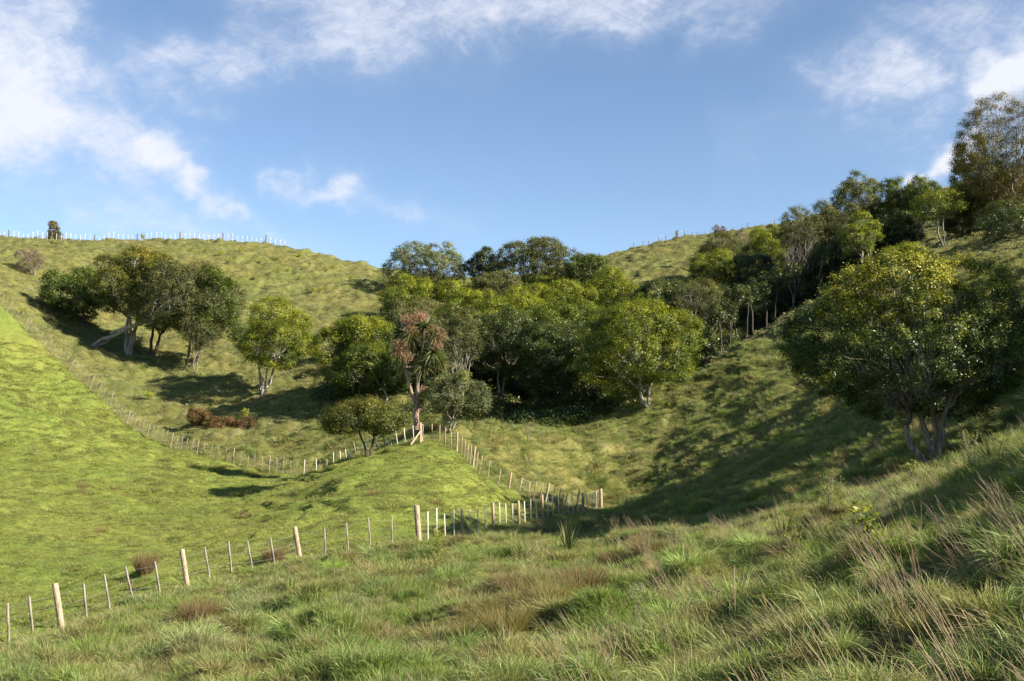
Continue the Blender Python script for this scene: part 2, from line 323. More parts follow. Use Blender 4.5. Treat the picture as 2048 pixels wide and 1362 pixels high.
LM = {
 'gold': leaf_mat('leaf_glossy_yellow_green', [(0, (.025, .042, .010)), (.5, (.060, .092, .015)), (.8, (.145, .170, .024)), (1, (.38, .35, .04))], .42, .30, .35),
 'goldgreen': leaf_mat('leaf_gold_green', [(0, (.030, .042, .010)), (.5, (.080, .100, .018)), (.8, (.19, .18, .03)), (1, (.36, .25, .04))], .45, .35, .3),
 'bright': leaf_mat('leaf_yellow_green', [(0, (0.052, 0.083, 0.014)), (.45, (0.114, 0.150, 0.019)), (.8, (0.263, 0.270, 0.027)), (1, (.36, .39, .045))], .45, .38, .3),
 'karaka': leaf_mat('leaf_glossy_green', [(0, (0.032, 0.054, 0.012)), (.5, (0.070, 0.105, 0.016)), (.85, (0.149, 0.180, 0.024)), (1, (.26, .28, .035))], .46, .30, .35),
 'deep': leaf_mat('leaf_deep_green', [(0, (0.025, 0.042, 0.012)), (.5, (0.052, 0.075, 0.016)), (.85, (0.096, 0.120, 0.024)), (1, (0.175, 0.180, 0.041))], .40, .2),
 'olive': leaf_mat('leaf_olive', [(0, (.045, .055, .022)), (.5, (.095, .108, .036)), (.85, (.16, .165, .058)), (1, (.27, .24, .10))], .6, .28, .25),
 'blue': leaf_mat('leaf_grey_green', [(0, (0.061, 0.083, 0.038)), (.5, (0.131, 0.150, 0.065)), (.85, (0.210, 0.225, 0.081)), (1, (0.298, 0.285, 0.095))], .55, .3, .3),
 'bronze': leaf_mat('leaf_bronze', [(0, (.045, .048, .016)), (.5, (.115, .105, .028)), (.8, (.22, .165, .035)), (1, (.36, .22, .05))], .45, .35),
 'rust': leaf_mat('leaf_rust', [(0, (.06, .038, .018)), (.5, (.14, .085, .038)), (1, (.25, .16, .07))], .8, .3, .2),
 'yellow': leaf_mat('leaf_lime', [(0, (.10, .13, .02)), (.5, (.24, .27, .035)), (1, (.42, .40, .06))], .5, .4),
 'pale': leaf_mat('leaf_pale', [(0, (.09, .12, .04)), (.5, (.20, .23, .09)), (1, (.34, .35, .16))], .6, .35),
 'twig': leaf_mat('leaf_dry_twig', [(0, (.10, .07, .055)), (.5, (.19, .14, .11)), (1, (.28, .22, .18))], .8, .1, .2),
 'sword': leaf_mat('leaf_sword', [(0, (.035, .055, .02)), (.5, (.09, .12, .04)), (.8, (.18, .19, .07)), (1, (.26, .21, .11))], .4, .3, .4),
 'pink': leaf_mat('flower_pink', [(0, (.22, .13, .085)), (.5, (.38, .23, .16)), (1, (.50, .34, .25))], .8, .3, .2),
 'rush': leaf_mat('rush_brown', [(0, (.07, .06, .03)), (.5, (.17, .12, .06)), (1, (.30, .20, .11))], .7, .2, .2),
 'straw': leaf_mat('rush_straw', [(0, (.10, .11, .03)), (.5, (.20, .17, .06)), (1, (.34, .28, .13))], .7, .3, .2),
}
BK = {
 'grey': bark_mat('bark_grey', (.10, .085, .065), (.20, .175, .14), 7, (1, 1, .3), (.34, .31, .26)),
 'pale': bark_mat('bark_pale', (.16, .14, .11), (.32, .29, .24), 7, (1, 1, .4), (.50, .47, .40)),
 'dark': bark_mat('bark_dark', (.03, .026, .02), (.075, .062, .048), 9),
 'cab': bark_mat('bark_cabbage', (.17, .11, .08), (.30, .21, .155), 16, (1, 1, .35), (.42, .31, .24)),
}
wood_light = bark_mat('post_timber_new', (.17, .12, .08), (.36, .27, .18), 26, (1, 1, .22), (.47, .37, .26))
wood_grey = bark_mat('post_timber_weathered', (.12, .10, .08), (.25, .22, .18), 22, (1, 1, .12), (.36, .33, .28))
wood_white = bark_mat('batten_timber_bleached', (.46, .42, .35), (.60, .56, .48), 22, (1, 1, .12), (.70, .66, .58))
wood_dark = bark_mat('post_timber_dark', (.07, .06, .05), (.13, .11, .09), 18, (1, 1, .2))
def wire_material():
    m, N, L = mat_new('galvanised_wire'); p = N.new('ShaderNodeBsdfPrincipled'); n = N.new('ShaderNodeTexNoise'); n.inputs['Scale'].default_value = 3
    r = ramp(N, [(.3, (.30, .30, .30)), (.7, (.5, .5, .48))]); L.new(n.outputs['Fac'], r.inputs[0]); L.new(r.outputs[0], p.inputs['Base Color'])
    p.inputs['Metallic'].default_value = .7; p.inputs['Roughness'].default_value = .45
    o = N.new('ShaderNodeOutputMaterial'); L.new(p.outputs[0], o.inputs[0]); return m
wire_m = wire_material()
def ground_material():
    m, N, L = mat_new('hillside_turf')
    tc = N.new('ShaderNodeTexCoord')
    def nz(s, d, rg=.6, sc=(1, 1, 1)):
        mp = N.new('ShaderNodeMapping'); mp.inputs['Scale'].default_value = sc; L.new(tc.outputs['Object'], mp.inputs[0])
        n = N.new('ShaderNodeTexNoise'); n.inputs['Scale'].default_value = s; n.inputs['Detail'].default_value = d; n.inputs['Roughness'].default_value = rg; L.new(mp.outputs[0], n.inputs['Vector']); return n.outputs['Fac']
    def mixc(f, a, b):
        x = N.new('ShaderNodeMix'); x.data_type = 'RGBA'
        for s_, v in (('Factor', f), ('A', a), ('B', b)):
            if isinstance(v, tuple): x.inputs[s_].default_value = (*v, 1)
            elif isinstance(v, float): x.inputs[s_].default_value = v
            else: L.new(v, x.inputs[s_])
        return x.outputs['Result']
    big = nz(.12, 5); mid = nz(.9, 6); fine = nz(9, 5, .7)
    rp = ramp(N, [(.32, (.14, .172, .038)), (.5, (.175, .21, .046)), (.68, (.205, .235, .055))]); L.new(mid, rp.inputs[0])
    rr = ramp(N, [(.30, (.085, .090, .028)), (.48, (.14, .145, .042)), (.60, (.17, .172, .062)), (.75, (.21, .178, .095))]); L.new(mid, rr.inputs[0])
    rf = ramp(N, [(.3, (.5, .5, .5)), (.7, (1.35, 1.35, 1.3))]); L.new(fine, rf.inputs[0])
    rb = ramp(N, [(.35, (.85, .95, .9)), (.65, (1.15, 1.05, 1.1))]); L.new(big, rb.inputs[0])
    a = N.new('ShaderNodeAttribute'); a.attribute_name = 'pasture'
    c = mixc(a.outputs['Fac'], rr.outputs[0], rp.outputs[0])
    for r_ in (rf, rb):
        x = N.new('ShaderNodeMix'); x.data_type = 'RGBA'; x.blend_type = 'MULTIPLY'; x.inputs['Factor'].default_value = 1; L.new(c, x.inputs['A']); L.new(r_.outputs[0], x.inputs['B']); c = x.outputs['Result']
    p = N.new('ShaderNodeBsdfPrincipled'); p.inputs['Roughness'].default_value = .9; p.inputs['Specular IOR Level'].default_value = .1; L.new(c, p.inputs['Base Color'])
    b = N.new('ShaderNodeBump'); b.inputs['Strength'].default_value = .8; b.inputs['Distance'].default_value = .12; L.new(fine, b.inputs['Height']); L.new(b.outputs[0], p.inputs['Normal'])
    o = N.new('ShaderNodeOutputMaterial'); L.new(p.outputs[0], o.inputs[0]); return m

# ------------------------------------------------------------------ ground: one sheet
def build_ground():
    az = np.concatenate([np.linspace(-180, -33, 60)[:-1], np.linspace(-33, 33, 860), np.linspace(33, 180, 60)[1:]])
    rad = np.concatenate([[.02], np.geomspace(.6, 4, 30)[:-1], np.geomspace(4, 250, 1050), np.geomspace(255, 4000, 40)])
    a, r = np.meshgrid(np.radians(az), rad)
    x = np.sin(a) * r; y = np.cos(a) * r; m = pasture(x, y); z = height(x, y, m)
    n, k = x.shape; idx = np.arange(n * k).reshape(n, k)
    q = np.stack([idx[:-1, :-1], idx[:-1, 1:], idx[1:, 1:], idx[1:, :-1]], -1).reshape(-1, 4)
    me = quads_mesh('ground', np.stack([x, y, z], -1).reshape(-1, 3), q[:, ::-1], {'pasture': m.ravel()}, smooth=True)
    o = obj('ground', me, ground_material()); tag(o, kind='structure')
build_ground()

# ------------------------------------------------------------------ fences
def post_mesh(name, r, h, sides=10, mat=None, square=False, below=.25):
    if square:
        rr = [r, r, r * .97, r * .8]; zz = [-below, h * .5, h - .006, h]; sides = 4
    else:
        rr = [r * 1.04, r, r * .97, r * .93, r * .75, r * .1]; zz = [-below, 0, h * .6, h - .03, h - .006, h]
    a = np.linspace(0, 2 * np.pi, sides, endpoint=False) + (math.pi / 4 if square else 0)
    V = np.concatenate([np.c_[np.cos(a) * q * (1.4 if square else 1), np.sin(a) * q * (1.0 if square else 1), np.full(sides, z)] for q, z in zip(rr, zz)])
    idx = np.arange(len(rr) * sides).reshape(len(rr), sides)
    q = np.stack([idx[:-1], np.roll(idx, -1, 1)[:-1], np.roll(idx, -1, 1)[1:], idx[1:]], -1).reshape(-1, 4)
    if square: q = np.r_[q, idx[-1][None]]
    me = quads_mesh(name, V, q); me.materials.append(mat); return me
def lean_rot(lx, ly=0.0, yaw=0.0):
    return (R(ly), R(lx), yaw)       # lx > 0 leans to the right of the photograph
def fence(name, label, items, post_me, batten_me, wire_h, wire_r, cat='fence', strainer=None):
    """items: (kind, x, y, lean_x, height factor). kind p post, b batten, s strainer"""
    x0, y0 = items[0][1], items[0][2]; root = empty(name, (x0, y0, hz(x0, y0)), label, cat)
    tops = []
    for kd, x, y, lx, hf in items:
        z = hz(x, y); me = {'p': post_me, 'b': batten_me, 's': strainer}[kd]
        nm = {'p': 'post', 'b': 'batten', 's': 'strainer_post'}[kd]
        o = bpy.data.objects.new(nm, me); link(o, root); o.location = (x - x0, y - y0, z - root.location.z)
        o.rotation_euler = lean_rot(lx + random.gauss(0, 1.2), random.gauss(0, 1.5), random.uniform(-.3, .3)); o.scale = (1, 1, hf * random.uniform(.96, 1.03))
        tops.append((np.array(o.location), math.tan(R(lx))))
    if wire_h:
        for h in wire_h:
            pts = np.array([p + np.array([t * h, 0, h]) for p, t in tops])
            V, q = tubes(pts[:-1], (pts[:-1] + pts[1:]) / 2 - [0, 0, .004], pts[1:], wire_r, wire_r, S=3, Kk=4)
            obj('wire', quads_mesh('wire', V, q), wire_m, root)
    return root
def interp_line(line, spacing, nper, lean0, hf=1.0):
    P = np.array(plan(line)); seg = np.hypot(*np.diff(P, axis=0).T); s = np.r_[0, np.cumsum(seg)]; n = int(s[-1] / spacing); out = []
    for i in range(n + 1):
        t = i / n * s[-1]; x = np.interp(t, s, P[:, 0]); y = np.interp(t, s, P[:, 1]); f = t / s[-1]
        lx = np.interp(f, np.linspace(0, 1, len(lean0)), lean0)
        out.append(('p' if i % nper == 0 else 'b', x, y, lx, hf))
    return out
def on_crest(px, d0, d1):
    d = np.linspace(d0, d1, 60); x = (px - 1024) / F * d; k = np.argmax(base_h(x, d) / d); return x[k], d[k]
def build_fences():
    strain = post_mesh('strainer_post', .11, 1.28, 14, wood_light)
    postm = post_mesh('post', .072, 1.22, 12, wood_light); batm = post_mesh('batten', .026, 1.12, mat=wood_white, square=True)
    postw = post_mesh('post', .088, 1.22, 12, wood_light); batw = post_mesh('batten', .03, 1.2, mat=wood_grey, square=True)
    def on(line, px):
        xs = [p[0] for p in line]; d = np.interp(px, xs, [p[1] for p in line]); return G(px, d)
    it = []
    ps = [840, 927, 987, 1038, 1085, 1127, 1165, 1201]
    for i, p in enumerate(ps):
        it.append(('s' if i in (0, 7) else 'p', *on(FRONT, p), -2.5 if i < 7 else 0, 1.0 if i else 1.08))
        if i < 7:
            nb = 4 if i == 0 else 3
            for k in range(nb): it.append(('b', *on(FRONT, p + (ps[i + 1] - p) * (k + 1) / (nb + 1)), -2, 1.0))
    fence('fence', 'fence of round posts and pale battens running right from the thick end post', it, postm, batm, (.25, .45, .65, .85, 1.05), .0035, strainer=strain)
    it = []
    for px, kd, ln in [(-10, 'b', -7), (35, 'b', -6), (82, 'b', -6), (138, 'p', -10), (187, 'b', -9), (232, 'b', -11), (277, 'b', -12), (330, 'b', -11), (383, 'p', -9), (427, 'b', -9), (470, 'b', -9), (512, 'b', -9), (556, 'b', -9), (605, 'p', -9), (655, 'b', -6), (700, 'b', -6), (744, 'b', -5), (787, 'b', -2)]:
        it.append((kd, *on(NEAR, px), ln, .98 if kd == 'p' else .88))
    fence('fence', 'nearest fence, leaning round posts and thin grey battens, lower left', it, postw, batw, (.3, .6, .9), .0035, strainer=strain)
    f = fence('fence', 'fence running down the right side of the grassy knoll, battens leaning to the right', interp_line(KNOLL[:-1] + [(1190, 75.5)], .62, 5, [0, 3, 6, 10, 13, 12, 6]), post_mesh('post', .07, 1.22, 10, wood_light), post_mesh('batten', .028, 1.15, mat=wood_light, square=True), (.3, .6, .9, 1.08), .004)
    postl = post_mesh('post', .05, 1.2, 10, wood_grey); batl = post_mesh('batten', .03, 1.15, mat=wood_white, square=True)
    a, b = LEFT[:6], LEFT[5:]
    fence('fence', 'row of white battens climbing the left side of the grassy knoll', interp_line(a, .95, 5, [0, -10, -14, -12, -3, 2], 1.0), postl, batl, (.3, .6, .9), .003)
    fence('fence', 'long grey fence curving up the left slope along the edge of the bright pasture', interp_line(b, .78, 5, [3, 8, 14, 16, 24, 30, 30], 1.0)[1:], post_mesh('post', .055, 1.25, 10, wood_grey), post_mesh('batten', .024, 1.15, mat=wood_grey, square=True), (.3, .6, .9), .003)
    # corner post and its diagonal stay on the knoll
    x, y = G(841, 75.6); c = empty('corner_post', (x, y, hz(x, y)), 'pale corner post with a diagonal stay board on top of the grassy knoll', 'fence post')
    o = bpy.data.objects.new('post', post_mesh('post', .10, 1.35, 12, wood_light)); link(o, c)
    x2, y2 = G(822, 74.5); z2 = hz(x2, y2) - hz(x, y)
    V, q = tubes([[x2 - x, y2 - y, z2 + .10]], [[(x2 - x) / 2, (y2 - y) / 2, z2 / 2 + .42]], [[0, 0, .75]], .07, .06, 4, 6); obj('stay', quads_mesh('stay', V, q), wood_light, c)
    # ridge fence on the left skyline
    it = []; k = 0
    for px in np.arange(-30, 572, 9.6):
        x, y = on_crest(px, 175, 205); it.append(('p' if k % 9 == 4 else 'b', x, y, 0 if px < 420 else 3, 1.0)); k += 1
    fence('fence', 'distant white batten fence along the left skyline ridge', it, post_mesh('post', .10, 1.25, 8, wood_dark), post_mesh('batten', .034, 1.1, mat=wood_white, square=True), (.5, 1.0), .006)
    it = []
    for px in [1270, 1288, 1300, 1320, 1335, 1356, 1358, 1372, 1388, 1399, 1412, 1425, 1436, 1470, 1500, 1530, 1555]:
        it.append(('p' if px in (1356, 1358) else 'b', *on_crest(px, 178, 212), random.uniform(-4, 4), 1.0))
    fence('fence', 'faint dark fence posts along the right skyline ridge', it, post_mesh('post', .14, 1.4, 8, wood_dark), post_mesh('batten', .05, 1.0, mat=wood_dark, square=True), (.9,), .01)
build_fences()

# ------------------------------------------------------------------ trees
def crown_mesh(rg, centre, rad, nlobe, leaf, cover, bottom=-.35, kind='karaka', lobes=None, tuft=.30, flat=.75, tipbias=.25):
    rx, ry, rz = rad; c = np.asarray(centre, float)
    if lobes is None:
        k = np.arange(nlobe); u = 1 - (k + .5) / nlobe * (1.0 - bottom * .9); u = np.clip(u + rg.normal(0, .08, nlobe), bottom, 1); ph = k * 2.39996 + rg.uniform(0, 6.28) + rg.normal(0, .25, nlobe)
        s = np.sqrt(np.maximum(0, 1 - u * u)); f = rg.uniform(.5, .74, nlobe)
        LC = np.stack([np.cos(ph) * s * rx * f, np.sin(ph) * s * ry * f, u * rz * f], 1); lr = rg.uniform(.27, .50, nlobe)[:, None] * np.array([rx, ry, rz * .92])
        LC = np.r_[LC, [[0, 0, 0]]]; lr = np.r_[lr, [[rx * .5, ry * .5, rz * .55]]]
    else:
        LC = lobes[:, :3] - c; lr = lobes[:, 3:]
    area = (4 * np.pi * ((lr[:, 0] * lr[:, 1] * lr[:, 2]) ** (2 / 3)))
    tot = np.pi * 2.6 * (rx * ry + rx * rz + ry * rz) / 3 * 1.25
    ncl = int(max(40, tot / (tuft * tuft * 2.2)))
    li = rg.choice(len(LC), ncl * 3, p=area / area.sum())
    d = norm(rg.normal(0, 1, (ncl * 3, 3)) + np.array([0, 0, .25]))
    pos = LC[li] + d * lr[li] * (1 - np.abs(rg.normal(0, .10, (ncl * 3, 1))))
    inside = np.zeros(len(pos), bool)
    for a, b in zip(LC, lr): inside |= (((pos - a) / (b * .86)) ** 2).sum(1) < 1
    keep = ~inside | (rg.uniform(0, 1, len(pos)) < .10)
    keep &= pos[:, 2] > bottom * rz * 1.25
    # gaps
    keep &= (lobes is not None) | (gn(pos[:, 0] / rx * 2.1 + 5, (pos[:, 1] * .7 + pos[:, 2]) / rz * 1.8 + rg.uniform(0, 50), 2) > -.42)
    pos = pos[keep][:ncl]; d = d[keep][:ncl]; n = len(pos)
    larea = .26 * leaf * leaf; m = int(max(8, tot * cover / larea / max(n, 1)))
    cv = np.clip(rg.normal(.40, .15, n) + .22 * gn(pos[:, 0] / rx * 2.7, pos[:, 2] / rz * 2.7 + pos[:, 1] / ry, 7), 0, 1)
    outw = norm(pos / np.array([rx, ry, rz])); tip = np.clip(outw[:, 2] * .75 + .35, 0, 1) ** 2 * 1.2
    off = rg.normal(0, 1, (n, m, 3)) * tuft * np.array([.62, .62, .45]) * rg.uniform(.7, 1.25, (n, 1, 1))
    lp = pos[:, None] + off
    nor = norm(d[:, None] * .55 + norm(off) * .6 + np.array([0, 0, .55]) + rg.normal(0, .45, (n, m, 3)))
    tan = norm(np.cross(nor, rg.normal(0, 1, (n, m, 3)))); bit = np.cross(nor, tan)
    l = leaf * rg.uniform(.5, 1.2, (n, m, 1)); wd = l * rg.uniform(.20, .34, (n, m, 1))
    V = np.stack([lp - tan * l * .5, lp + bit * wd + nor * l * .08, lp + tan * l * .5 - nor * l * .10, lp - bit * wd + nor * l * .08], 2)
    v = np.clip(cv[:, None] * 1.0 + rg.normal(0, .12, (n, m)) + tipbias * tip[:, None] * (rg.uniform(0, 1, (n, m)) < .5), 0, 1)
    cnt = n * m; V = V.reshape(-1, 3) + c; q = np.arange(cnt * 4).reshape(-1, 4)
    return V, q, np.repeat(v.ravel(), 4), pos + c, LC + c, lr
def stem_system(rg, base, LC, lr, cl, nstem, r, spread, fork, gnarl=.03, bend=None):
    """stems from the base, limbs to the lobes, twigs to leaf tufts"""
    base = np.asarray(base, float); parts = []
    top = LC.mean(0); H = max(top[2] - base[2], .8)
    ang = rg.uniform(0, 6.28) + np.arange(nstem) * 6.283 / nstem + rg.normal(0, .25, nstem)
    fz = fork * H * rg.uniform(.8, 1.25, nstem)
    tips = base + np.stack([np.cos(ang) * spread, np.sin(ang) * spread, fz], 1)
    tips[:, :2] += (top[:2] - base[:2]) * fork * .8
    foot = base + np.stack([np.cos(ang) * r * .7, np.sin(ang) * r * .7, np.full(nstem, -.35)], 1)
    if nstem == 1: foot[0, :2] = base[:2]
    mid = (foot + tips) / 2 + rg.normal(0, .08 * H, (nstem, 3)) * [1, 1, .2]
    if bend is not None:
        tips[:] = np.asarray(bend[1]); mid[:] = np.asarray(bend[0]) + rg.normal(0, .05, mid.shape)
    rs = r * rg.uniform(.7, 1.0, nstem)
    parts.append(tubes(foot, mid, tips, rs * 1.15, rs * .72, 10, 9, gnarl * .5, rg))
    own = np.array([np.argmin(np.hypot(*(tips[:, :2] - a[:2]).T) + rg.uniform(0, .3, nstem)) for a in LC])
    st = tips[own]; en = LC + np.array([0, 0, .1]) * lr
    md = (st + en) / 2 + np.stack([(en - st)[:, 0] * .12, (en - st)[:, 1] * .12, -np.abs((en - st)[:, 2]) * .10], 1)
    parts.append(tubes(st, md, en, rs[own] * .52, rs[own] * .2, 8, 7, gnarl * 1.2, rg))
    nt = min(len(cl), 150); pk = rg.choice(len(cl), nt, replace=False); T = cl[pk]
    lo = np.array([np.argmin((((LC - t) / lr) ** 2).sum(1)) for t in T])
    tt = rg.uniform(.35, 1.0, (nt, 1)); a = st[lo]; b = md[lo]; c = en[lo]; s0 = (1 - tt) ** 2 * a + 2 * tt * (1 - tt) * b + tt ** 2 * c
    m2 = (s0 + T) / 2 + rg.normal(0, .12, (nt, 3)) * lr[lo]
    rt = r * .16
    parts.append(tubes(s0, m2, T, rt, rt * .25, 6, 5, gnarl, rg))
    return join(parts)
TREES = []
def tree(name, label, cat, bx, d, box, kind='karaka', bark='grey', group=None, nlobe=9, leaf=.2, cover=2.2, nstem=3, r=.14, spread=.5, fork=.38, bottom=-.35, ry=None, by=None, seed=None, bend=None, gnarl=.03, dz=0.0, tuft=None, dd=0, tipbias=.25, bury=0.0, cone=False):
    """bx, d: photo column and depth of the base; box: x0, y0, x1, y1 of the crown in photo pixels at that depth"""
    rg = np.random.default_rng(seed if seed is not None else int(bx * 7 + d * 13 + box[1]))
    if by is not None: b = at(bx, by, d * .8, d * 1.3); d = b[1]
    else: b = gp(bx, d)
    x0, y0, x1, y1 = box; cc = w((x0 + x1) / 2, (y0 + y1) / 2, d + dd); sx = (x1 - x0) / 2 / F * (d + dd); sz = (y1 - y0) / 2 / F * (d + dd)
    tuft = tuft or max(.17, min(.42, sx * .13))
    ctr = cc - b; mx = max(sx * 1.04 - tuft * .35, .2); mz = max(sz * 1.03 - tuft * .3, .2)
    ctr = ctr + np.array([0, 0, -mz * .12])
    leaf = leaf * .8
    LB = None if not cone else np.array([[ctr[0] + rg.normal(0, .08) * mx, ctr[1], ctr[2] + t_ * mz * .8, mx * (.62 - .3 * t_), mx * (.62 - .3 * t_), mz * .34] for t_ in (-.9, -.45, 0, .45, .9)])
    V, q, v, cl, LC, lr = crown_mesh(rg, ctr, (mx, ry or mx * .95, mz * 1.08), nlobe, leaf, cover, bottom, kind, LB, tuft=tuft, tipbias=tipbias)
    root = empty(name, b, label, cat, group)
    Vt, qt = stem_system(rg, (0, 0, 0), LC, lr, cl, nstem, r, spread, fork, gnarl, None if bend is None else [np.array(w(*p)) - b for p in bend])
    obj('trunk', quads_mesh('trunk', Vt, qt, smooth=True), BK[bark], root)
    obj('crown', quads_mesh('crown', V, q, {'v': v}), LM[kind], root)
    return root
gl = 'trees of the gully wood'
T = tree
# left group on the far slope
T('tree', 'rounded glossy green tree at the left end of the leaning group', 'tree', 165, 128, (72, 524, 222, 648), 'karaka', 'dark', leaf=.24, nstem=3, by=652, bottom=-.6, fork=.25)
T('tree', 'tall domed olive-topped tree with upright pale forked trunk behind the leaning trunk', 'tree', 255, 121, (176, 484, 380, 655), 'goldgreen', 'pale', leaf=.24, nstem=3, by=708, r=.24, spread=.7, bottom=-.55, nlobe=13, fork=.45, cover=1.7)
T('tree', 'leaning tree whose long pale trunk lies almost flat along the left slope', 'tree', 183, 123, (262, 500, 475, 690), 'olive', 'pale', leaf=.2, nstem=2, by=690, r=.27, bend=[(240, 660, 121), (300, 640, 119)], gnarl=.05, nlobe=14, bottom=-.6, cover=1.5, dd=-3)
T('tree', 'dull brown-green wispy crown low at the right foot of the leaning tree', 'tree', 395, 116, (355, 600, 440, 715), 'olive', 'grey', leaf=.17, nstem=2, by=745, r=.08, nlobe=7, cover=1.1, bottom=-.7, gnarl=.06)
T('tree', 'dark-trunked olive tree at the right end of the leaning group', 'tree', 372, 119, (375, 512, 484, 705), 'karaka', 'dark', leaf=.22, nstem=2, by=735, r=.17, nlobe=10, bottom=-.7, cover=1.7)
T('tree', 'dark tree in the shade under the middle of the leaning group', 'tree', 303, 124, (250, 520, 430, 665), 'karaka', 'dark', leaf=.24, nstem=2, r=.2, nlobe=8, bottom=-.5)
T('tree', 'lone bright yellow-green tree with thin pale stems on the left slope', 'tree', 524, 110, (460, 600, 644, 752), 'bright', 'pale', leaf=.20, nstem=5, by=788, r=.12, spread=.75, fork=.42, nlobe=12, bottom=-.75, cover=2.0, tipbias=.32)
# knoll tree, wood edge
T('tree', 'small flat-topped bronze-green tree beside the white battens on the knoll', 'tree', 738, 77, (642, 792, 818, 884), 'goldgreen', 'dark', leaf=.14, nstem=2, by=912, r=.10, spread=.55, fork=.55, nlobe=14, bottom=-.35, cover=2.6)
T('tree', 'bright-topped rounded tree at the left front corner of the gully wood', 'tree', 722, 101, (634, 618, 800, 775), 'bright', 'grey', gl, leaf=.2, nstem=3, by=800, nlobe=13, bottom=-.6)
T('tree', 'dark green low crown below the bright corner tree, left edge of the gully wood', 'tree', 770, 98, (655, 670, 822, 800), 'karaka', 'grey', gl, leaf=.2, nstem=3, by=800, nlobe=10, bottom=-.6)
T('tree', 'brownish olive crown directly behind the cabbage tree head', 'tree', 815, 104, (765, 602, 890, 720), 'olive', 'pale', gl, leaf=.18, nstem=2, nlobe=9)
T('tree', 'grey-brown olive tree with thin whitish limbs just right of the cabbage tree', 'tree', 925, 93, (868, 605, 968, 735), 'olive', 'pale', gl, leaf=.17, nstem=4, r=.07, nlobe=10, bottom=-.7, by=830, cover=1.7, spread=.3)
T('tree', 'small round grey-green tree just right of the cabbage tree trunk', 'tree', 900, 87, (848, 727, 972, 842), 'blue', 'grey', gl, leaf=.17, nstem=3, r=.09, by=862, nlobe=12, bottom=-.8, fork=.3)
T('tree', 'dark shaded tree with one forked grey trunk in the middle of the wood front', 'tree', 1005, 100, (930, 615, 1090, 775), 'deep', 'grey', gl, leaf=.2, nstem=2, r=.12, nlobe=12, bottom=-.5, by=800, fork=.5)
T('tree', 'dark shaded tree right of the forked grey trunk, wood front', 'tree', 1075, 98, (1035, 625, 1190, 790), 'deep', 'dark', gl, leaf=.2, nstem=3, nlobe=12, bottom=-.8)
T('tree', 'low dark green bushy tree filling the wood front left of the big round tree', 'tree', 1130, 98, (1060, 705, 1215, 860), 'deep', 'dark', gl, leaf=.18, nstem=3, nlobe=11, bottom=-.8, r=.08)
T('tree', 'low dark leafy tree under the left side of the big round tree', 'tree', 1200, 100, (1145, 700, 1262, 880), 'karaka', 'dark', gl, leaf=.18, nstem=3, nlobe=9, bottom=-.8, r=.08)
T('tree', 'big round bright green tree with pale trunks at the edge of the right spur', 'tree', 1296, 92, (1160, 600, 1408, 790), 'bright', 'pale', leaf=.19, nstem=3, by=806, r=.15, spread=.5, fork=.35, nlobe=18, bottom=-.75, cover=2.3, tipbias=.2)
# skyline trees at the head of the gully
T('tree', 'pale blue-green open-crowned tree at the left end of the skyline trees', 'tree', 860, 168, (776, 477, 940, 590), 'blue', 'grey', gl, leaf=.3, nstem=4, r=.13, nlobe=15, bottom=-.7, cover=1.5)
T('tree', 'narrow dark tree between the two widest skyline crowns', 'tree', 962, 165, (928, 487, 1000, 570), 'deep', 'grey', gl, leaf=.28, nlobe=8, bottom=-.7)
T('tree', 'widest domed brown-olive tree on the skyline at the gully head', 'tree', 1070, 163, (978, 470, 1168, 605), 'olive', 'grey', gl, leaf=.28, nlobe=18, nstem=4, r=.2, bottom=-.7, cover=2)
T('tree', 'dark green domed tree at the right end of the gully skyline trees', 'tree', 1180, 155, (1118, 503, 1236, 605), 'karaka', 'grey', gl, leaf=.28, nlobe=11, bottom=-.7)
# canopy rising up the gully: column, depth, box, kind, words
CAN = [(830, 150, (772, 545, 880, 640), 'bright', 'dull yellow-green crown directly below the pale blue-green skyline tree'),
 (915, 150, (860, 555, 975, 640), 'bright', 'yellow-green canopy tree just below the narrow dark skyline tree'),
 (985, 150, (925, 535, 1050, 630), 'olive', 'olive-green canopy tree touching the widest skyline dome, upper centre of the wood'),
 (1060, 145, (1010, 560, 1115, 650), 'bright', 'yellow-green canopy crown beneath the widest skyline dome'),
 (860, 132, (800, 592, 930, 690), 'olive', 'olive crown above and behind the cabbage tree'),
 (940, 128, (865, 578, 1010, 680), 'bright', 'broad bright yellow crown in the upper middle of the canopy'),
 (1040, 125, (965, 585, 1110, 690), 'bright', 'broad lime-tinted crown at the centre of the canopy'),
 (1130, 135, (1075, 565, 1195, 660), 'bright', 'sunlit crown below the dark right-hand skyline tree'),
 (1180, 122, (1120, 595, 1240, 690), 'karaka', 'glossy green crown behind the big round tree, left side'),
 (1255, 135, (1205, 558, 1285, 640), 'bright', 'small round bright crown where the wood meets the bare right ridge'),
 (1105, 110, (1010, 612, 1180, 720), 'karaka', 'dark-sided crown with a lit rim in front of the centre canopy'),
 (970, 112, (905, 610, 1020, 705), 'bright', 'sunlit crown just above the grey-brown olive tree'),
 (1240, 112, (1190, 612, 1300, 720), 'karaka', 'crown rising just over the top left of the big round tree'),
 (1330, 118, (1270, 560, 1380, 660), 'deep', 'dark crown between the small bright crown and the gnarled olive tree'),
 (700, 118, (668, 625, 760, 700), 'bright', 'yellow-topped crown peeping over the left front corner of the wood')]
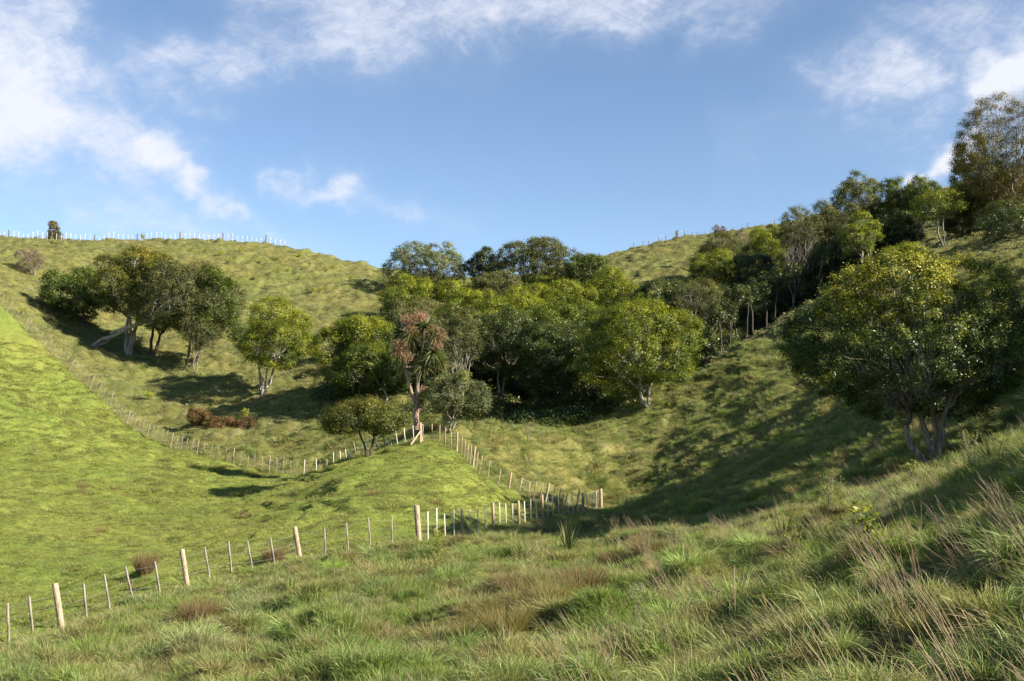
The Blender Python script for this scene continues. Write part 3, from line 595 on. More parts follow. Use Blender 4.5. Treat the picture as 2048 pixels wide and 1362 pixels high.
CAN += [(800, 140, (762, 575, 850, 660), 'karaka', 'glossy crown at the left edge of the canopy above the corner tree'),
 (1010, 108, (950, 640, 1060, 740), 'karaka', 'dark crown under the centre canopy, above the forked grey trunk'),
 (1160, 104, (1110, 640, 1220, 750), 'deep', 'dark crown tucked behind the left of the big round tree'),
 (1220, 150, (1170, 540, 1265, 625), 'bright', 'yellowish crown at the foot of the bare right ridge'),
 (1290, 125, (1240, 585, 1345, 680), 'karaka', 'mid-green crown above the centre of the big round tree'),
 (1370, 112, (1320, 590, 1420, 700), 'deep', 'dark crown directly above the right of the big round tree'),
 (1080, 160, (1020, 545, 1135, 625), 'karaka', 'shadowed crown under the right half of the widest skyline dome'),
 (905, 118, (850, 615, 965, 700), 'karaka', 'dark green crown between the cabbage tree head and the bright canopy'),
 (760, 112, (715, 640, 805, 725), 'karaka', 'mid-green crown behind the bright corner tree'),
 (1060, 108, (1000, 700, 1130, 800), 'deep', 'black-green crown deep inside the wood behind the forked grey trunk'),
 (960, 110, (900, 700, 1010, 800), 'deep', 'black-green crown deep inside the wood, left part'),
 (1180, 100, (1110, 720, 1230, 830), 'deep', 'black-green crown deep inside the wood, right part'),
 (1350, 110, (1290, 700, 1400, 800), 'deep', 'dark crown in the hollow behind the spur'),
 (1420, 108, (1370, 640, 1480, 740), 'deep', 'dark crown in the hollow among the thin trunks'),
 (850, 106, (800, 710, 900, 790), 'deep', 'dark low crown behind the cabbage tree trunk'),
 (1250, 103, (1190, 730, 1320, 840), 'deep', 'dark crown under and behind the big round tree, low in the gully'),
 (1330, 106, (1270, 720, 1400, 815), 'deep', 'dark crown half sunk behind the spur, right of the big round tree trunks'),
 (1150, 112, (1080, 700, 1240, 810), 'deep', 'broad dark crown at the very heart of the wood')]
for bx, d, box, kd, lab in CAN:
    ex, ey = (box[2] - box[0]) * .07, (box[3] - box[1]) * .07; box = (box[0] - ex, box[1] - ey * .3, box[2] + ex, box[3] + ey)
    T('tree', lab, 'tree', bx, d, box, kd, 'dark', gl, leaf=.24, nlobe=10, nstem=2, r=.11, bottom=-.8, cover=2.0, tipbias=.34)
# right arm of the wood, up behind the spur
RT = [(1445, 104, (1400, 625, 1500, 735), 'deep', 'dark', 'dark crown low behind the spur crest, left of the sapling row', dict(nstem=3, r=.09, bottom=-.9)),
 (1500, 110, (1450, 580, 1560, 690), 'deep', 'dark', 'dark crown behind the spur crest over the first saplings', dict(nstem=3, r=.09, bottom=-.9)),
 (1560, 116, (1510, 545, 1620, 650), 'deep', 'dark', 'dark crown behind the spur crest over the middle saplings', dict(nstem=3, r=.09, bottom=-.9)),
 (1620, 114, (1570, 530, 1680, 620), 'deep', 'dark', 'dark crown behind the spur crest over the last saplings', dict(nstem=3, r=.09, bottom=-.9)),
 (1670, 118, (1625, 500, 1725, 595), 'deep', 'dark', 'dark crown just left of the slender pale-stemmed tree, low on the crest', dict(nstem=3, r=.09, bottom=-.9)),
 (1530, 140, (1480, 520, 1600, 620), 'karaka', 'dark', 'mid-green crown far behind the sapling row', dict()),
 (1620, 135, (1570, 480, 1690, 580), 'karaka', 'dark', 'mid-green crown behind the right end of the sapling row', dict()),
 (1720, 126, (1680, 440, 1800, 545), 'karaka', 'dark', 'green crown filling the gap beneath the grey-green peaked tree', dict()),
 (1800, 122, (1750, 410, 1850, 500), 'deep', 'dark', 'dark crown low under the flat-topped dark green tree', dict(bottom=-.9)),
 (1930, 104, (1880, 360, 1990, 470), 'karaka', 'dark', 'leafy dark crown joining the open little tree to the right-hand trees', dict()),
 (1420, 97, (1335, 545, 1475, 665), 'olive', 'pale', 'gnarled grey-olive tree with twisting pale limbs above the big round tree', dict(gnarl=.06, nstem=2, r=.12, cover=1.5, bottom=-.8)),
 (1400, 100, (1345, 625, 1455, 720), 'olive', 'grey', 'drooping olive crown hanging low beside the right of the big round tree', dict(cover=1.3, bottom=-.8)),
 (1430, 135, (1370, 500, 1480, 585), 'bright', 'dark', 'yellow-green crown against the bare right ridge, below the two dead-topped shrubs', dict()),
 (1440, 160, (1395, 455, 1500, 545), 'olive', 'grey', 'brown-olive scrubby tree standing on the bare right ridge', dict(cover=1.3)),
 (1500, 132, (1450, 490, 1560, 600), 'deep', 'dark', 'dark crown right of the yellow-green crown on the ridge side', dict()),
 (1480, 112, (1440, 560, 1550, 640), 'deep', 'dark', 'dark low crown over the row of thin trunks behind the spur', dict(nstem=3, r=.09)),
 (1545, 116, (1500, 520, 1620, 620), 'deep', 'dark', 'deep shaded crown in the middle of the thin-trunked row', dict(nstem=3, r=.09)),
 (1540, 150, (1480, 450, 1600, 530), 'bright', 'dark', 'yellowish crown just under the wispy skyline tree at the right', dict()),
 (1600, 125, (1553, 402, 1640, 500), 'olive', 'grey', 'thin wispy tree leaning left above the skyline, start of the right tree line', dict(cover=1.1, gnarl=.06)),
 (1618, 116, (1560, 470, 1680, 590), 'deep', 'dark', 'very dark crown under the wispy leaning tree', dict(nstem=3)),
 (1660, 115, (1610, 390, 1720, 520), 'olive', 'grey', 'ragged olive tree with sky showing through, second along the right tree line', dict(cover=1.5)),
 (1700, 120, (1655, 338, 1755, 460), 'blue', 'grey', 'grey-green peaked tree, tallest of the middle of the right tree line', dict(cover=1.8)),
 (1700, 108, (1650, 450, 1740, 560), 'deep', 'dark', 'dark crown left of the pale-stemmed yellow tree', dict(nstem=3)),
 (1775, 120, (1730, 352, 1835, 490), 'karaka', 'dark', 'dark green flat-topped tree right of the grey-green peaked tree', dict(nstem=4)),
 (1835, 116, (1790, 345, 1885, 450), 'karaka', 'dark', 'dense dark dome left of the tallest right-hand tree', dict(nstem=3)),
 (1738, 100, (1680, 428, 1768, 515), 'yellowish', 'pale', 'airy yellow-green tree on three slender pale stems at the top of the spur', dict(nstem=4, r=.10, by=545, fork=.5, spread=.4, cover=1.6, bottom=-.7)),
 (1890, 108, (1818, 372, 1925, 445), 'bright', 'grey', 'small open tree with a curved bare trunk on the grassy gap at upper right', dict(nstem=2, r=.09, by=490, cover=1.2, gnarl=.05, fork=.6)),
 (1848, 112, (1825, 385, 1870, 440), 'karaka', 'dark', 'slim dark-stemmed little tree left of the curved bare trunk', dict(nstem=1, r=.1, by=470, cover=1.2))]
for bx, d, box, kd, bk, lab, kw in RT:
    d += 12 if d < 121 else 0
    a = dict(leaf=.2, nlobe=10, nstem=2, r=.11, bottom=-.7, cover=2.0); a.update(kw)
    T('tree', lab, 'tree', bx, d, box, 'bright' if kd == 'yellowish' else kd, bk, gl, **a)
# thin trunked understorey
for i, (bx, d, tp) in enumerate([(1432, 92, 640), (1455, 94, 630), (1468, 96, 600), (1486, 98, 600), (1510, 100, 590), (1530, 101, 580), (1552, 103, 570), (1575, 104, 560), (1640, 106, 520)]):
    T('tree', ['leftmost','second','third','fourth','fifth','sixth','seventh','eighth','last'][i] + ' of the thin bare saplings from the left, shaded behind the right spur', 'tree', bx, d + 12, (bx - 26, tp - 40, bx + 30, tp + 25), 'deep', 'dark', 'thin saplings in the shade behind the spur', leaf=.2, nlobe=4, nstem=1, r=.09, cover=1.0, fork=.8, gnarl=.02)
# big right-hand trees
T('tree', 'tall open amber-tinted tree with bare pale limbs, top right edge', 'tree', 2010, 112, (1915, 178, 2120, 420), 'bronze', 'grey', leaf=.15, nstem=3, r=.17, nlobe=26, cover=1.15, bottom=-.8, fork=.5, gnarl=.04, tuft=.42, spread=1.0)
T('tree', 'dense dark green tree on the left flank of the tall open tree, top right', 'tree', 1960, 120, (1905, 262, 2010, 440), 'karaka', 'dark', leaf=.2, nlobe=10, nstem=2, bottom=-.8)
T('tree', 'bronze bushy tree spreading below the tall open tree at the right edge', 'tree', 1985, 115, (1890, 335, 2090, 500), 'bronze', 'grey', leaf=.18, nlobe=14, nstem=3, bottom=-.8, cover=1.9)
T('tree', 'dark drooping tree shading the slope at the right edge above the big near tree', 'tree', 2075, 104, (1950, 400, 2180, 560), 'deep', 'dark', leaf=.18, nlobe=13, nstem=3, bottom=-.8, cover=1.7)
T('shrub', 'bright lime-green bush at the top of the spur behind the big near tree', 'shrub', 1800, 110, (1745, 484, 1862, 545), 'bright', 'grey', leaf=.17, nlobe=8, nstem=3, bottom=-.8, r=.06, tipbias=.4)
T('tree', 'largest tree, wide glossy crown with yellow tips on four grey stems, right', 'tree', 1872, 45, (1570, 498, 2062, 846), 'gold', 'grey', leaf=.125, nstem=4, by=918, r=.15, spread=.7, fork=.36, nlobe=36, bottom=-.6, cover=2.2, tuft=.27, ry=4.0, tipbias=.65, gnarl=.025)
# trees beyond the right edge whose shade falls across the slope
for i, (bx, d, hw, tp) in enumerate([(3053, 37, 3.6, 8.5), (2811, 42, 3.8, 8.5), (2621, 47, 3.8, 8.2), (2480, 52, 3.6, 8.0), (2380, 56, 3.4, 7.5), (2300, 60, 3.0, 7.0)]):
    g_ = gp(bx, d); k = F / d; zt = 850 - (g_[2] + tp) * k; zb = 850 - (g_[2] + 1.0) * k
    T('tree', ['nearest', 'second', 'third', 'fourth', 'fifth', 'farthest'][i] + ' of the trees beyond the right edge that shade the slope', 'tree', bx, d, (bx - hw * k, zt, bx + hw * k, zb), 'karaka', 'dark', 'trees beyond the right edge', leaf=.3, nlobe=12, nstem=3, bottom=-.9, cover=2.2)
# small ones
T('tree', 'small conical golden-green tree alone by the fence on the left skyline', 'tree', 108, 188, (88, 440, 129, 494), 'bronze', 'dark', leaf=.26, nlobe=3, nstem=1, r=.1, bottom=-1.2, cover=3.0, tuft=.3, cone=True)
T('shrub', 'leafless pinkish-grey twiggy shrub on the upper left hillside', 'shrub', 62, 150, (30, 495, 85, 545), 'twig', 'grey', leaf=.16, nlobe=7, nstem=5, r=.04, bottom=-.9, cover=.9)
T('shrub', 'dead-topped thin shrub with bare branches on the right skyline', 'shrub', 1487, 165, (1465, 450, 1505, 520), 'twig', 'grey', leaf=.15, nlobe=6, nstem=5, r=.05, bottom=-.9, cover=.6)
T('shrub', 'small rounded dry shrub on the right skyline left of the dead-topped one', 'shrub', 1438, 168, (1424, 446, 1452, 475), 'twig', 'grey', leaf=.15, nlobe=4, nstem=3, r=.04, bottom=-.9, cover=1.2)
for i, (bx, box, lab) in enumerate([(398, (372, 815, 425, 850), 'leftmost rust-brown bush of the clump on the left gully slope'), (440, (412, 828, 475, 868), 'middle rust-brown bush of the clump, with a dark hollow beneath'), (488, (460, 832, 520, 868), 'right-hand rust-brown bush of the clump, below a yellow-green weed'), (510, (485, 862, 538, 884), 'lowest rust-brown bush under the right end of the clump'), (432, (418, 874, 450, 892), 'small orange-brown tussocky bush just above the curved fence')]):
    T('shrub', lab, 'shrub', bx, 101, box, 'rust', 'dark', 'rust-brown bushes on the gully slope', leaf=.15, nlobe=6, nstem=3, r=.03, bottom=-.9, cover=2.2)

def undergrowth():
    rg = np.random.default_rng(31); pts = []
    for (pa, da, pb, db, wdt, n) in [(925, 94, 1090, 95, 5, 800), (1090, 94, 1250, 98, 4, 800), (935, 90, 1110, 90, 2.2, 800), (1100, 92, 1200, 94, 3, 500), (1000, 108, 1230, 108, 7, 800), (1200, 98, 1740, 122, 4, 1400), (1300, 112, 1600, 128, 6, 700), (655, 106, 830, 104, 4, 600), (840, 98, 930, 100, 4, 350)]:  # frontmost strips of dark leaves are added to deepen the shaded hollow
        t = rg.uniform(0, 1, n); x, y = G(pa + (pb - pa) * t, da + (db - da) * t); x = x + rg.normal(0, .8, n); y = y + rg.normal(0, wdt * .4, n); pts.append(np.stack([x, y], 1))
    xy = np.concatenate(pts); z = height(xy[:, 0], xy[:, 1]); n = len(xy); h = np.clip(.5 + 1.2 * fbm(xy[:, 0] / 2, xy[:, 1] / 2, 99, 2), .15, 1.5) * rg.uniform(.4, 1.2, n)
    m = 26; c = np.c_[xy, z][:, None] + rg.normal(0, 1, (n, m, 3)) * [.34, .34, .1] + np.stack([np.zeros((n, m)), np.zeros((n, m)), rg.uniform(0, 1, (n, m)) * h[:, None]], -1)
    nor = norm(rg.normal(0, .7, (n, m, 3)) + [0, 0, .8]); tan = norm(np.cross(nor, rg.normal(0, 1, (n, m, 3)))); bit = np.cross(nor, tan); l = rg.uniform(.12, .26, (n, m, 1))
    V = np.stack([c - tan * l * .5, c + bit * l * .3, c + tan * l * .5, c - bit * l * .3], 2).reshape(-1, 3)
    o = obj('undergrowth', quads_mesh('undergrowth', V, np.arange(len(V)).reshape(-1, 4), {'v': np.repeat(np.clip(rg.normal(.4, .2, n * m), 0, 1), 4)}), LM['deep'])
    tag(o, 'dark leafy undergrowth beneath the gully wood, its front added to deepen the shaded hollow', 'undergrowth', kind='stuff')
undergrowth()
# ------------------------------------------------------------------ cabbage tree
def cabbage_tree():
    b = at(834, 862, 70, 95); d = b[1]; rg = np.random.default_rng(4)
    root = empty('cabbage_tree', b, 'tall cabbage tree with forked bare trunks, spiky heads and pink flower sprays', 'tree')
    def q_(px, py, dd=0): return w(px, py, d + dd) - b
    fork = q_(836, 800); segs = [(q_(834, 872), q_(829, 835), fork, .26, .18), (fork, q_(834, 770), q_(836, 745), .14, .12), (q_(834, 815), q_(818, 770), q_(812, 742), .14, .10)]
    f2 = q_(836, 745)
    heads = [((800, 700), 1.25), ((822, 668), 1.2), ((850, 655), 1.3), ((872, 668), 1.15), ((866, 705), 1.3), ((812, 728), 1.0), ((840, 700), 1.3), ((798, 668), 1.0), ((880, 722), .9), ((848, 728), 1.1)]
    for (hx, hy), s in heads:
        dd = rg.uniform(-1.0, 1.0)
        st = q_(812, 742) if hx < 812 else (f2 + (q_(842, 725) - f2) * rg.uniform(0, .9) if hx < 860 else q_(846, 733)); e = q_(hx, hy + 6, dd); segs.append((st, (st + e) / 2 + np.array([0, 0, -.15]), e, .10, .07))
    segs.append((f2, q_(846, 745), q_(848, 730), .13, .1))
    segs.append((q_(836, 825), q_(846, 818), q_(847, 798), .07, .05)); heads.append(((848, 797), .75))
    a = list(zip(*segs)); V, qd = tubes(a[0], a[1], a[2], a[3], a[4], 9, 9, .008, rg); obj('trunk', quads_mesh('trunk', V, qd, smooth=True), BK['cab'], root)
    for i, ((hx, hy), s) in enumerate(heads):
        c = q_(hx, hy, rg.uniform(-.6, .6)); n = 240
        dr = norm(rg.normal(0, 1, (n, 3)) + np.array([0, 0, .25])); L_ = rg.uniform(.65, 1.0, n) * 1.05 * s
        V, qd = blades(np.tile(c, (n, 1)), dr, L_, .085, rg.uniform(.15, .5, n), seg=5, rg=rg)
        vv = np.repeat(np.clip(rg.normal(.45, .2, n) + (dr[:, 2] < -.1) * .3, 0, 1), 10)
        obj('leaf_head', quads_mesh('leaf_head', V, qd, {'v': vv}), LM['sword'], root)
    for hx, hy, s in [(820, 640, .9), (842, 632, .8), (868, 664, 1.0), (880, 672, .8), (802, 690, .9), (812, 712, .8), (872, 690, .7), (850, 780, .55), (822, 662, .8), (796, 705, .7)]:
        c = q_(hx, hy, -.55); n = 800; off = norm(rg.normal(0, 1, (n, 3))) * rg.uniform(0, 1, (n, 1)) ** .6 * s * np.array([.80, .65, .55])
        V, qd = blades(c + off, norm(off + rg.normal(0, .4, (n, 3))), .11, .04, rg.uniform(0, .2, n), seg=2, rg=rg)
        st, sq = tubes(np.tile(c - [0, 0, .5 * s], (14, 1)), np.tile(c - [0, 0, .1], (14, 1)), c + off[:14], .02, .008, 5, 4, 0, rg); vv = rg.uniform(0, 1, n); vv = np.concatenate([np.repeat(vv, 4), np.full(len(st), .3)]); V, qd = join([(V, qd), (st, sq)])
        obj('flower_panicle', quads_mesh('flower_panicle', V, qd, {'v': vv}), LM['pink'], root)
cabbage_tree()

# ------------------------------------------------------------------ small plants
def tussock(name, label, cat, p, n, L, spread, kind, width=.006, droop=.3, group=None, rad=.12, seg=4, up=1.0, seed=1):
    rg = np.random.default_rng(seed); ang = rg.uniform(0, 6.28, n); rr = np.sqrt(rg.uniform(0, 1, n)) * rad
    base = np.stack([np.cos(ang) * rr, np.sin(ang) * rr, np.full(n, -.05)], 1); dr = norm(np.stack([np.cos(ang) * spread * rg.uniform(0, 1, n), np.sin(ang) * spread * rg.uniform(0, 1, n), np.full(n, up)], 1) + rg.normal(0, .08, (n, 3)))
    V, q = blades(base, dr, L * rg.uniform(.6, 1.0, n), width, rg.uniform(.2, 1, n) * droop, seg=seg, rg=rg)
    o = obj(name, quads_mesh(name, V, q, {'v': np.repeat(np.clip(rg.normal(.5, .22, n), 0, 1), seg * 2)}), LM[kind], None, p); return tag(o, label, cat, group)
def weed(name, label, cat, p, h, rad, kind, leaf, n, group=None, seed=1, stems=6):
    """leafy upright plant: stems carrying leaves"""
    rg = np.random.default_rng(seed); root = empty(name, p, label, cat, group)
    ang = rg.uniform(0, 6.28, stems); tp = np.stack([np.cos(ang) * rad * .7, np.sin(ang) * rad * .7, h * rg.uniform(.75, 1, stems)], 1); b0 = tp * [.12, .12, 0] + [0, 0, -.05]; md = (b0 + tp) / 2 * [.6, .6, 1.1]
    V, q = tubes(b0, md, tp, max(.006, h * .012), .003, 6, 5); obj('stem', quads_mesh('stem', V, q), BK['grey'], root)
    si = rg.integers(0, stems, n); t = rg.uniform(.25, 1.02, (n, 1)); c = (1 - t) ** 2 * b0[si] + 2 * t * (1 - t) * md[si] + t * t * tp[si]; c = c + rg.normal(0, rad * .16, (n, 3))
    dr = norm(np.stack([rg.normal(0, 1, n), rg.normal(0, 1, n), rg.uniform(.1, 1.1, n)], 1))
    tan = dr; nor = norm(np.cross(tan, rg.normal(0, 1, (n, 3)))); bit = np.cross(nor, tan); l = leaf * rg.uniform(.6, 1.1, (n, 1))
    V = np.stack([c, c + tan * l * .5 + bit * l * .2, c + tan * l - nor * l * .1, c + tan * l * .5 - bit * l * .2], 1).reshape(-1, 3)
    obj('foliage', quads_mesh('foliage', V, np.arange(n * 4).reshape(-1, 4), {'v': np.repeat(np.clip(rg.normal(.5, .2, n) + .25 * (t[:, 0] - .5), 0, 1), 4)}), LM[kind], root); return root
def small_plants():
    tussock('rush_tussock', 'brown rush tussock standing behind the leaning battens of the nearest fence', 'tussock', at(290, 1146), 500, 1.05, .6, 'rush', .012, .15, rad=.28, seed=2)
    tussock('rush_tussock', 'pinkish-brown rush tussock overlapping a batten near the third round post', 'tussock', at(548, 1128), 420, 1.0, .6, 'rush', .011, .15, rad=.25, seed=3)
    tussock('rush_tussock', 'dark brown twiggy rush clump in the tall grass below the second round post', 'tussock', at(398, 1248), 600, 1.0, .7, 'rush', .009, .2, rad=.3, seed=4)
    tussock('rush_tussock', 'straw-coloured tussock touching the right side of the dark brown rush clump', 'tussock', at(442, 1240), 500, .85, .9, 'straw', .008, .4, rad=.25, seed=5)
    for i, (px, py, L_, lab) in enumerate([(1110, 1215, .85, 'largest olive-brown tussock, centre of the tall grass below the flax seedling'), (1045, 1190, .7, 'brown tussock just left of the largest olive-brown one'), (1165, 1180, .7, 'brown tussock just right of the largest olive-brown one'), (960, 1290, .6, 'orange-brown tussock low in the centre of the tall grass'), (1010, 1262, .55, 'orange-brown tussock upper right of the low centre one'), (1300, 1110, .65, 'dull brown tussock between the flax seedling and the spiky flax'), (1240, 1135, .6, 'dull brown tussock right of the yellowish flax seedling')]):
        tussock('rush_tussock', lab, 'tussock', at(px, py), 900, L_ + .3, 1.0, 'straw' if i in (0, 3, 4) else 'rush', .007, .45, 'brown tussocks in the tall grass', rad=.34, seed=10 + i)
    for i, (px, py, lab) in enumerate([(160, 985, 'faint dry tussock high on the bright pasture, left of the others'), (230, 980, 'faint dry tussock on the pasture, second from the left'), (750, 990, 'sparse dry rush tuft on the front face of the knoll'), (868, 1008, 'sparse dry rush tuft above the thick end post'), (490, 1035, 'sparse dry tuft in the pasture hollow left of the knoll'), (200, 1065, 'sparse dry tuft low on the pasture above the nearest fence'), (165, 975, 'pale dry tuft beside the faint high tussock')]):
        tussock('rush_tussock', lab, 'tussock', at(px, py), 130, .55, .9, 'rush', .012, .2, 'dry tufts on the pasture', rad=.3, seed=30 + i)
    tussock('flax_plant', 'yellow-green spiky flax seedling rising from the tall grass right of centre', 'flax', at(1137, 1100), 34, 1.35, .55, 'sword', .05, .12, rad=.06, seed=50)
    tussock('flax_plant', 'stubby flax seedling with pale tips in the tall grass at right', 'flax', at(1568, 1080), 26, .85, .6, 'sword', .045, .1, rad=.05, seed=51)
    tussock('flax_plant', 'fan of flax leaves on the bank below the largest tree', 'flax', at(1990, 925), 30, 1.0, 1.0, 'sword', .04, .2, rad=.08, seed=52)
    tussock('flax_plant', 'brownish flax bush at the foot of the cabbage tree', 'flax', at(860, 868, 60, 95), 130, 1.5, 1.0, 'straw', .05, .35, rad=.2, seed=53)
    tussock('flax_plant', 'pale spiky plant on the grassy slope right of the knoll fence', 'flax', at(1163, 958), 45, 1.1, 1.0, 'pale', .04, .2, rad=.1, seed=54)
    W = [(877, 1115, .75, .25, 'yellow', .10, 260, 'bright yellow leafy shrub in the tall grass below the thick end post'), (1590, 1120, .45, .28, 'yellow', .05, 260, 'yellowish shrub just below the stubby flax seedling'),
         (1272, 1262, .5, .2, 'pale', .045, 350, 'pale yellow-green herb clump at the lower centre right'), (1350, 1100, .5, .15, 'yellow', .08, 90, 'thin yellow-leaved seedling between brown tussocks'),
         (1742, 1135, .65, .28, 'bright', .13, 110, 'leafy green seedling with yellow top leaves in the tall grass at right'), (1660, 1030, .75, .42, 'pale', .05, 900, 'rounded pale flowering bush on the bank, under the rusty dock'),
         (1661, 1000, .9, .2, 'rust', .08, 260, 'rust-orange dock seed head above the pale flowering bush'), (1945, 955, .75, .3, 'pale', .04, 700, 'pale straw-coloured bush on the bank near the right edge'),
         (1825, 970, .4, .15, 'yellow', .1, 60, 'small yellow-green sprig on the bank left of the pale straw bush'), (948, 868, .9, .3, 'rust', .1, 200, 'orange-brown dead fern in front of the dark wood'),
         (1056, 885, 1.4, .4, 'rust', .07, 140, 'thin reddish weed stalks at the left end of the spur'), (1220, 925, .7, .3, 'yellow', .09, 160, 'yellow-green weed beside the earth scar on the spur'),
         (1250, 935, .7, .3, 'yellow', .09, 160, 'yellow-green weed on the lower spur, right of the other one'), (1058, 925, .6, .3, 'bright', .09, 200, 'green leafy weed on the slope beyond the knoll fence'),
         (70, 915, .45, .3, 'pale', .12, 120, 'grey-green thistle on the bright pasture, left side'), (877, 1150, .5, .3, 'bright', .07, 260, 'green leafy herb directly under the bright yellow shrub')]
    for i, (px, py, h, r_, kd, lf, n, lab) in enumerate(W):
        weed('weed_plant', lab, 'weed', at(px, py), h + .28, r_, kd, lf, n, seed=70 + i)
    for i, (px, py) in enumerate([(1470, 1262), (668, 1168), (893, 1118)]):
        p = at(px, py); h = [.95, .5, .5][i]; V, q = tubes([[0, 0, -.1]], [[.01, 0, h / 2]], [[.0, 0, h]], .006, .005, 4, 6)
        o = obj('stake', quads_mesh('stake', V, q), wood_light, None, p); tag(o, ['tallest thin white stake standing in the tall grass at right', 'short thin stake in the tall grass left of centre', 'short thin stake beside the bright yellow shrub'][i], 'stake')
    rg = np.random.default_rng(8); spots = [(108, 488), (285, 480), (410, 505), (440, 512), (460, 527), (520, 528), (555, 522), (600, 515), (620, 532), (652, 545), (668, 538), (510, 560), (532, 577), (600, 560), (625, 588), (640, 585), (575, 545), (480, 505), (45, 630), (300, 800), (490, 838), (700, 560), (650, 500)]
    src = None
    for i, (px, py) in enumerate(spots):
        p = at(px, py, 80, 230)
        if p[1] > 225: continue
        s = rg.uniform(.7, 1.2)
        if src is None:
            src = weed('weed_plant', 'lime-yellow clump of weed dotted over the upper left hillside', 'weed', p, .8, .5, 'yellow', .22, 150, 'lime weeds on the left hillside', 200); continue
        r_ = src.copy(); C.objects.link(r_); r_.location = p; r_.scale = (s, s, s); r_.rotation_euler.z = i
        for ch in src.children: c_ = ch.copy(); C.objects.link(c_); c_.parent = r_
small_plants()

# ------------------------------------------------------------------ grass (uncountable): points carry the prototypes in the same mesh
def proto_tuft(rg, n, rad, L, wd, out, droop, wind, seg=4, dry=0.0):
    ang = rg.uniform(0, 6.28, n); rr = np.sqrt(rg.uniform(0, 1, n)) * rad
    b = np.stack([np.cos(ang) * rr, np.sin(ang) * rr, np.full(n, -.03)], 1)
    dr = norm(np.stack([np.cos(ang) * out * rg.uniform(0, 1, n), np.sin(ang) * out * rg.uniform(0, 1, n), np.ones(n)], 1) + rg.normal(0, .14, (n, 3)))
    V, q = blades(b, dr, L * rg.uniform(.5, 1.0, n), wd * rg.uniform(.7, 1.2, n), rg.uniform(.3, 1, n) * droop, wind, seg, rg)
    v = np.repeat(rg.uniform(0, 1, n), seg * 2)
    isdry = (rg.uniform(0, 1, n) < dry).astype(float) * rg.uniform(.5, 1, n)
    t = np.tile(np.repeat(np.linspace(0, 1, seg), 2), n)
    return V, q, v, np.clip(np.repeat(isdry, seg * 2) + .18 * t ** 3, 0, 1)
def scatter(name, protos, pts, rot, scl, col, pick, mat, label):
    V = []; Qd = []; v = []; dr = []; pid = []; o = 0
    for k, (a, b, c, e) in enumerate(protos):
        V.append(a); Qd.append(b + o); v.append(c); dr.append(e); pid.append(np.full(len(a), k)); o += len(a)
    n = len(pts); z0 = np.zeros(o); V.append(pts); pid = np.concatenate(pid + [np.full(n, -1)])
    full = lambda a, tail: np.concatenate([a, tail])
    me = quads_mesh(name, np.concatenate(V), np.concatenate(Qd), {'v': full(np.concatenate(v), np.zeros(n)), 'dry': full(np.concatenate(dr), np.zeros(n)), 'proto': pid.astype(np.int32),
        'rot': full(np.zeros((o, 3)), rot), 'scl': full(z0, scl), 'col': full(np.zeros((o, 3)), col), 'pick': full(np.zeros(o, np.int32), pick.astype(np.int32))})
    ob = obj(name, me, mat); tag(ob, label, 'grass', kind='stuff')
    ng = bpy.data.node_groups.new(name, 'GeometryNodeTree'); ng.interface.new_socket('Geometry', in_out='INPUT', socket_type='NodeSocketGeometry'); ng.interface.new_socket('Geometry', in_out='OUTPUT', socket_type='NodeSocketGeometry')
    N, L = ng.nodes, ng.links; gi = N.new('NodeGroupInput'); go = N.new('NodeGroupOutput')
    def named(nm, ty):
        a = N.new('GeometryNodeInputNamedAttribute'); a.data_type = ty; a.inputs['Name'].default_value = nm; return a.outputs['Attribute']
    pa = named('proto', 'INT')
    def sep(k):
        c = N.new('FunctionNodeCompare'); c.data_type = 'INT'; c.operation = 'EQUAL'; L.new(pa, c.inputs[2]); c.inputs[3].default_value = k
        s = N.new('GeometryNodeSeparateGeometry'); s.domain = 'POINT'; L.new(gi.outputs[0], s.inputs[0]); L.new(c.outputs[0], s.inputs[1]); return s.outputs[0]
    g2i = N.new('GeometryNodeGeometryToInstance')
    for k in range(len(protos)): L.new(sep(k), g2i.inputs[0])
    ip = N.new('GeometryNodeInstanceOnPoints'); L.new(sep(-1), ip.inputs['Points']); L.new(g2i.outputs[0], ip.inputs['Instance']); ip.inputs['Pick Instance'].default_value = True
    L.new(named('pick', 'INT'), ip.inputs['Instance Index']); L.new(named('rot', 'FLOAT_VECTOR'), ip.inputs['Rotation']); L.new(named('scl', 'FLOAT'), ip.inputs['Scale'])
    L.new(ip.outputs[0], go.inputs[0]); md = ob.modifiers.new('scatter', 'NODES'); md.node_group = ng; return ob
def sample(rg, r0, r1, dens, az=31.0):
    """points in the wedge in front of the camera with dens(r) per square metre"""
    out = []
    ed = np.geomspace(r0, r1, 40)
    for a, b in zip(ed[:-1], ed[1:]):
        n = rg.poisson(R(2 * az) * (b * b - a * a) / 2 * dens((a + b) / 2)); r = np.sqrt(rg.uniform(a * a, b * b, n)); t = rg.uniform(-R(az), R(az), n); out.append(np.stack([np.sin(t) * r, np.cos(t) * r], 1))
    return np.concatenate(out)
def finish(rg, xy):
    z = height(xy[:, 0], xy[:, 1]); return np.c_[xy, z]
def tilt(rg, n, a=.12): return np.stack([rg.normal(0, a, n), rg.normal(0, a, n), rg.uniform(0, 6.28, n)], 1)
GM = grass_mat('grass_blades')
def lerp(a, b, t): return np.asarray(a) * (1 - t[:, None]) + np.asarray(b) * t[:, None]
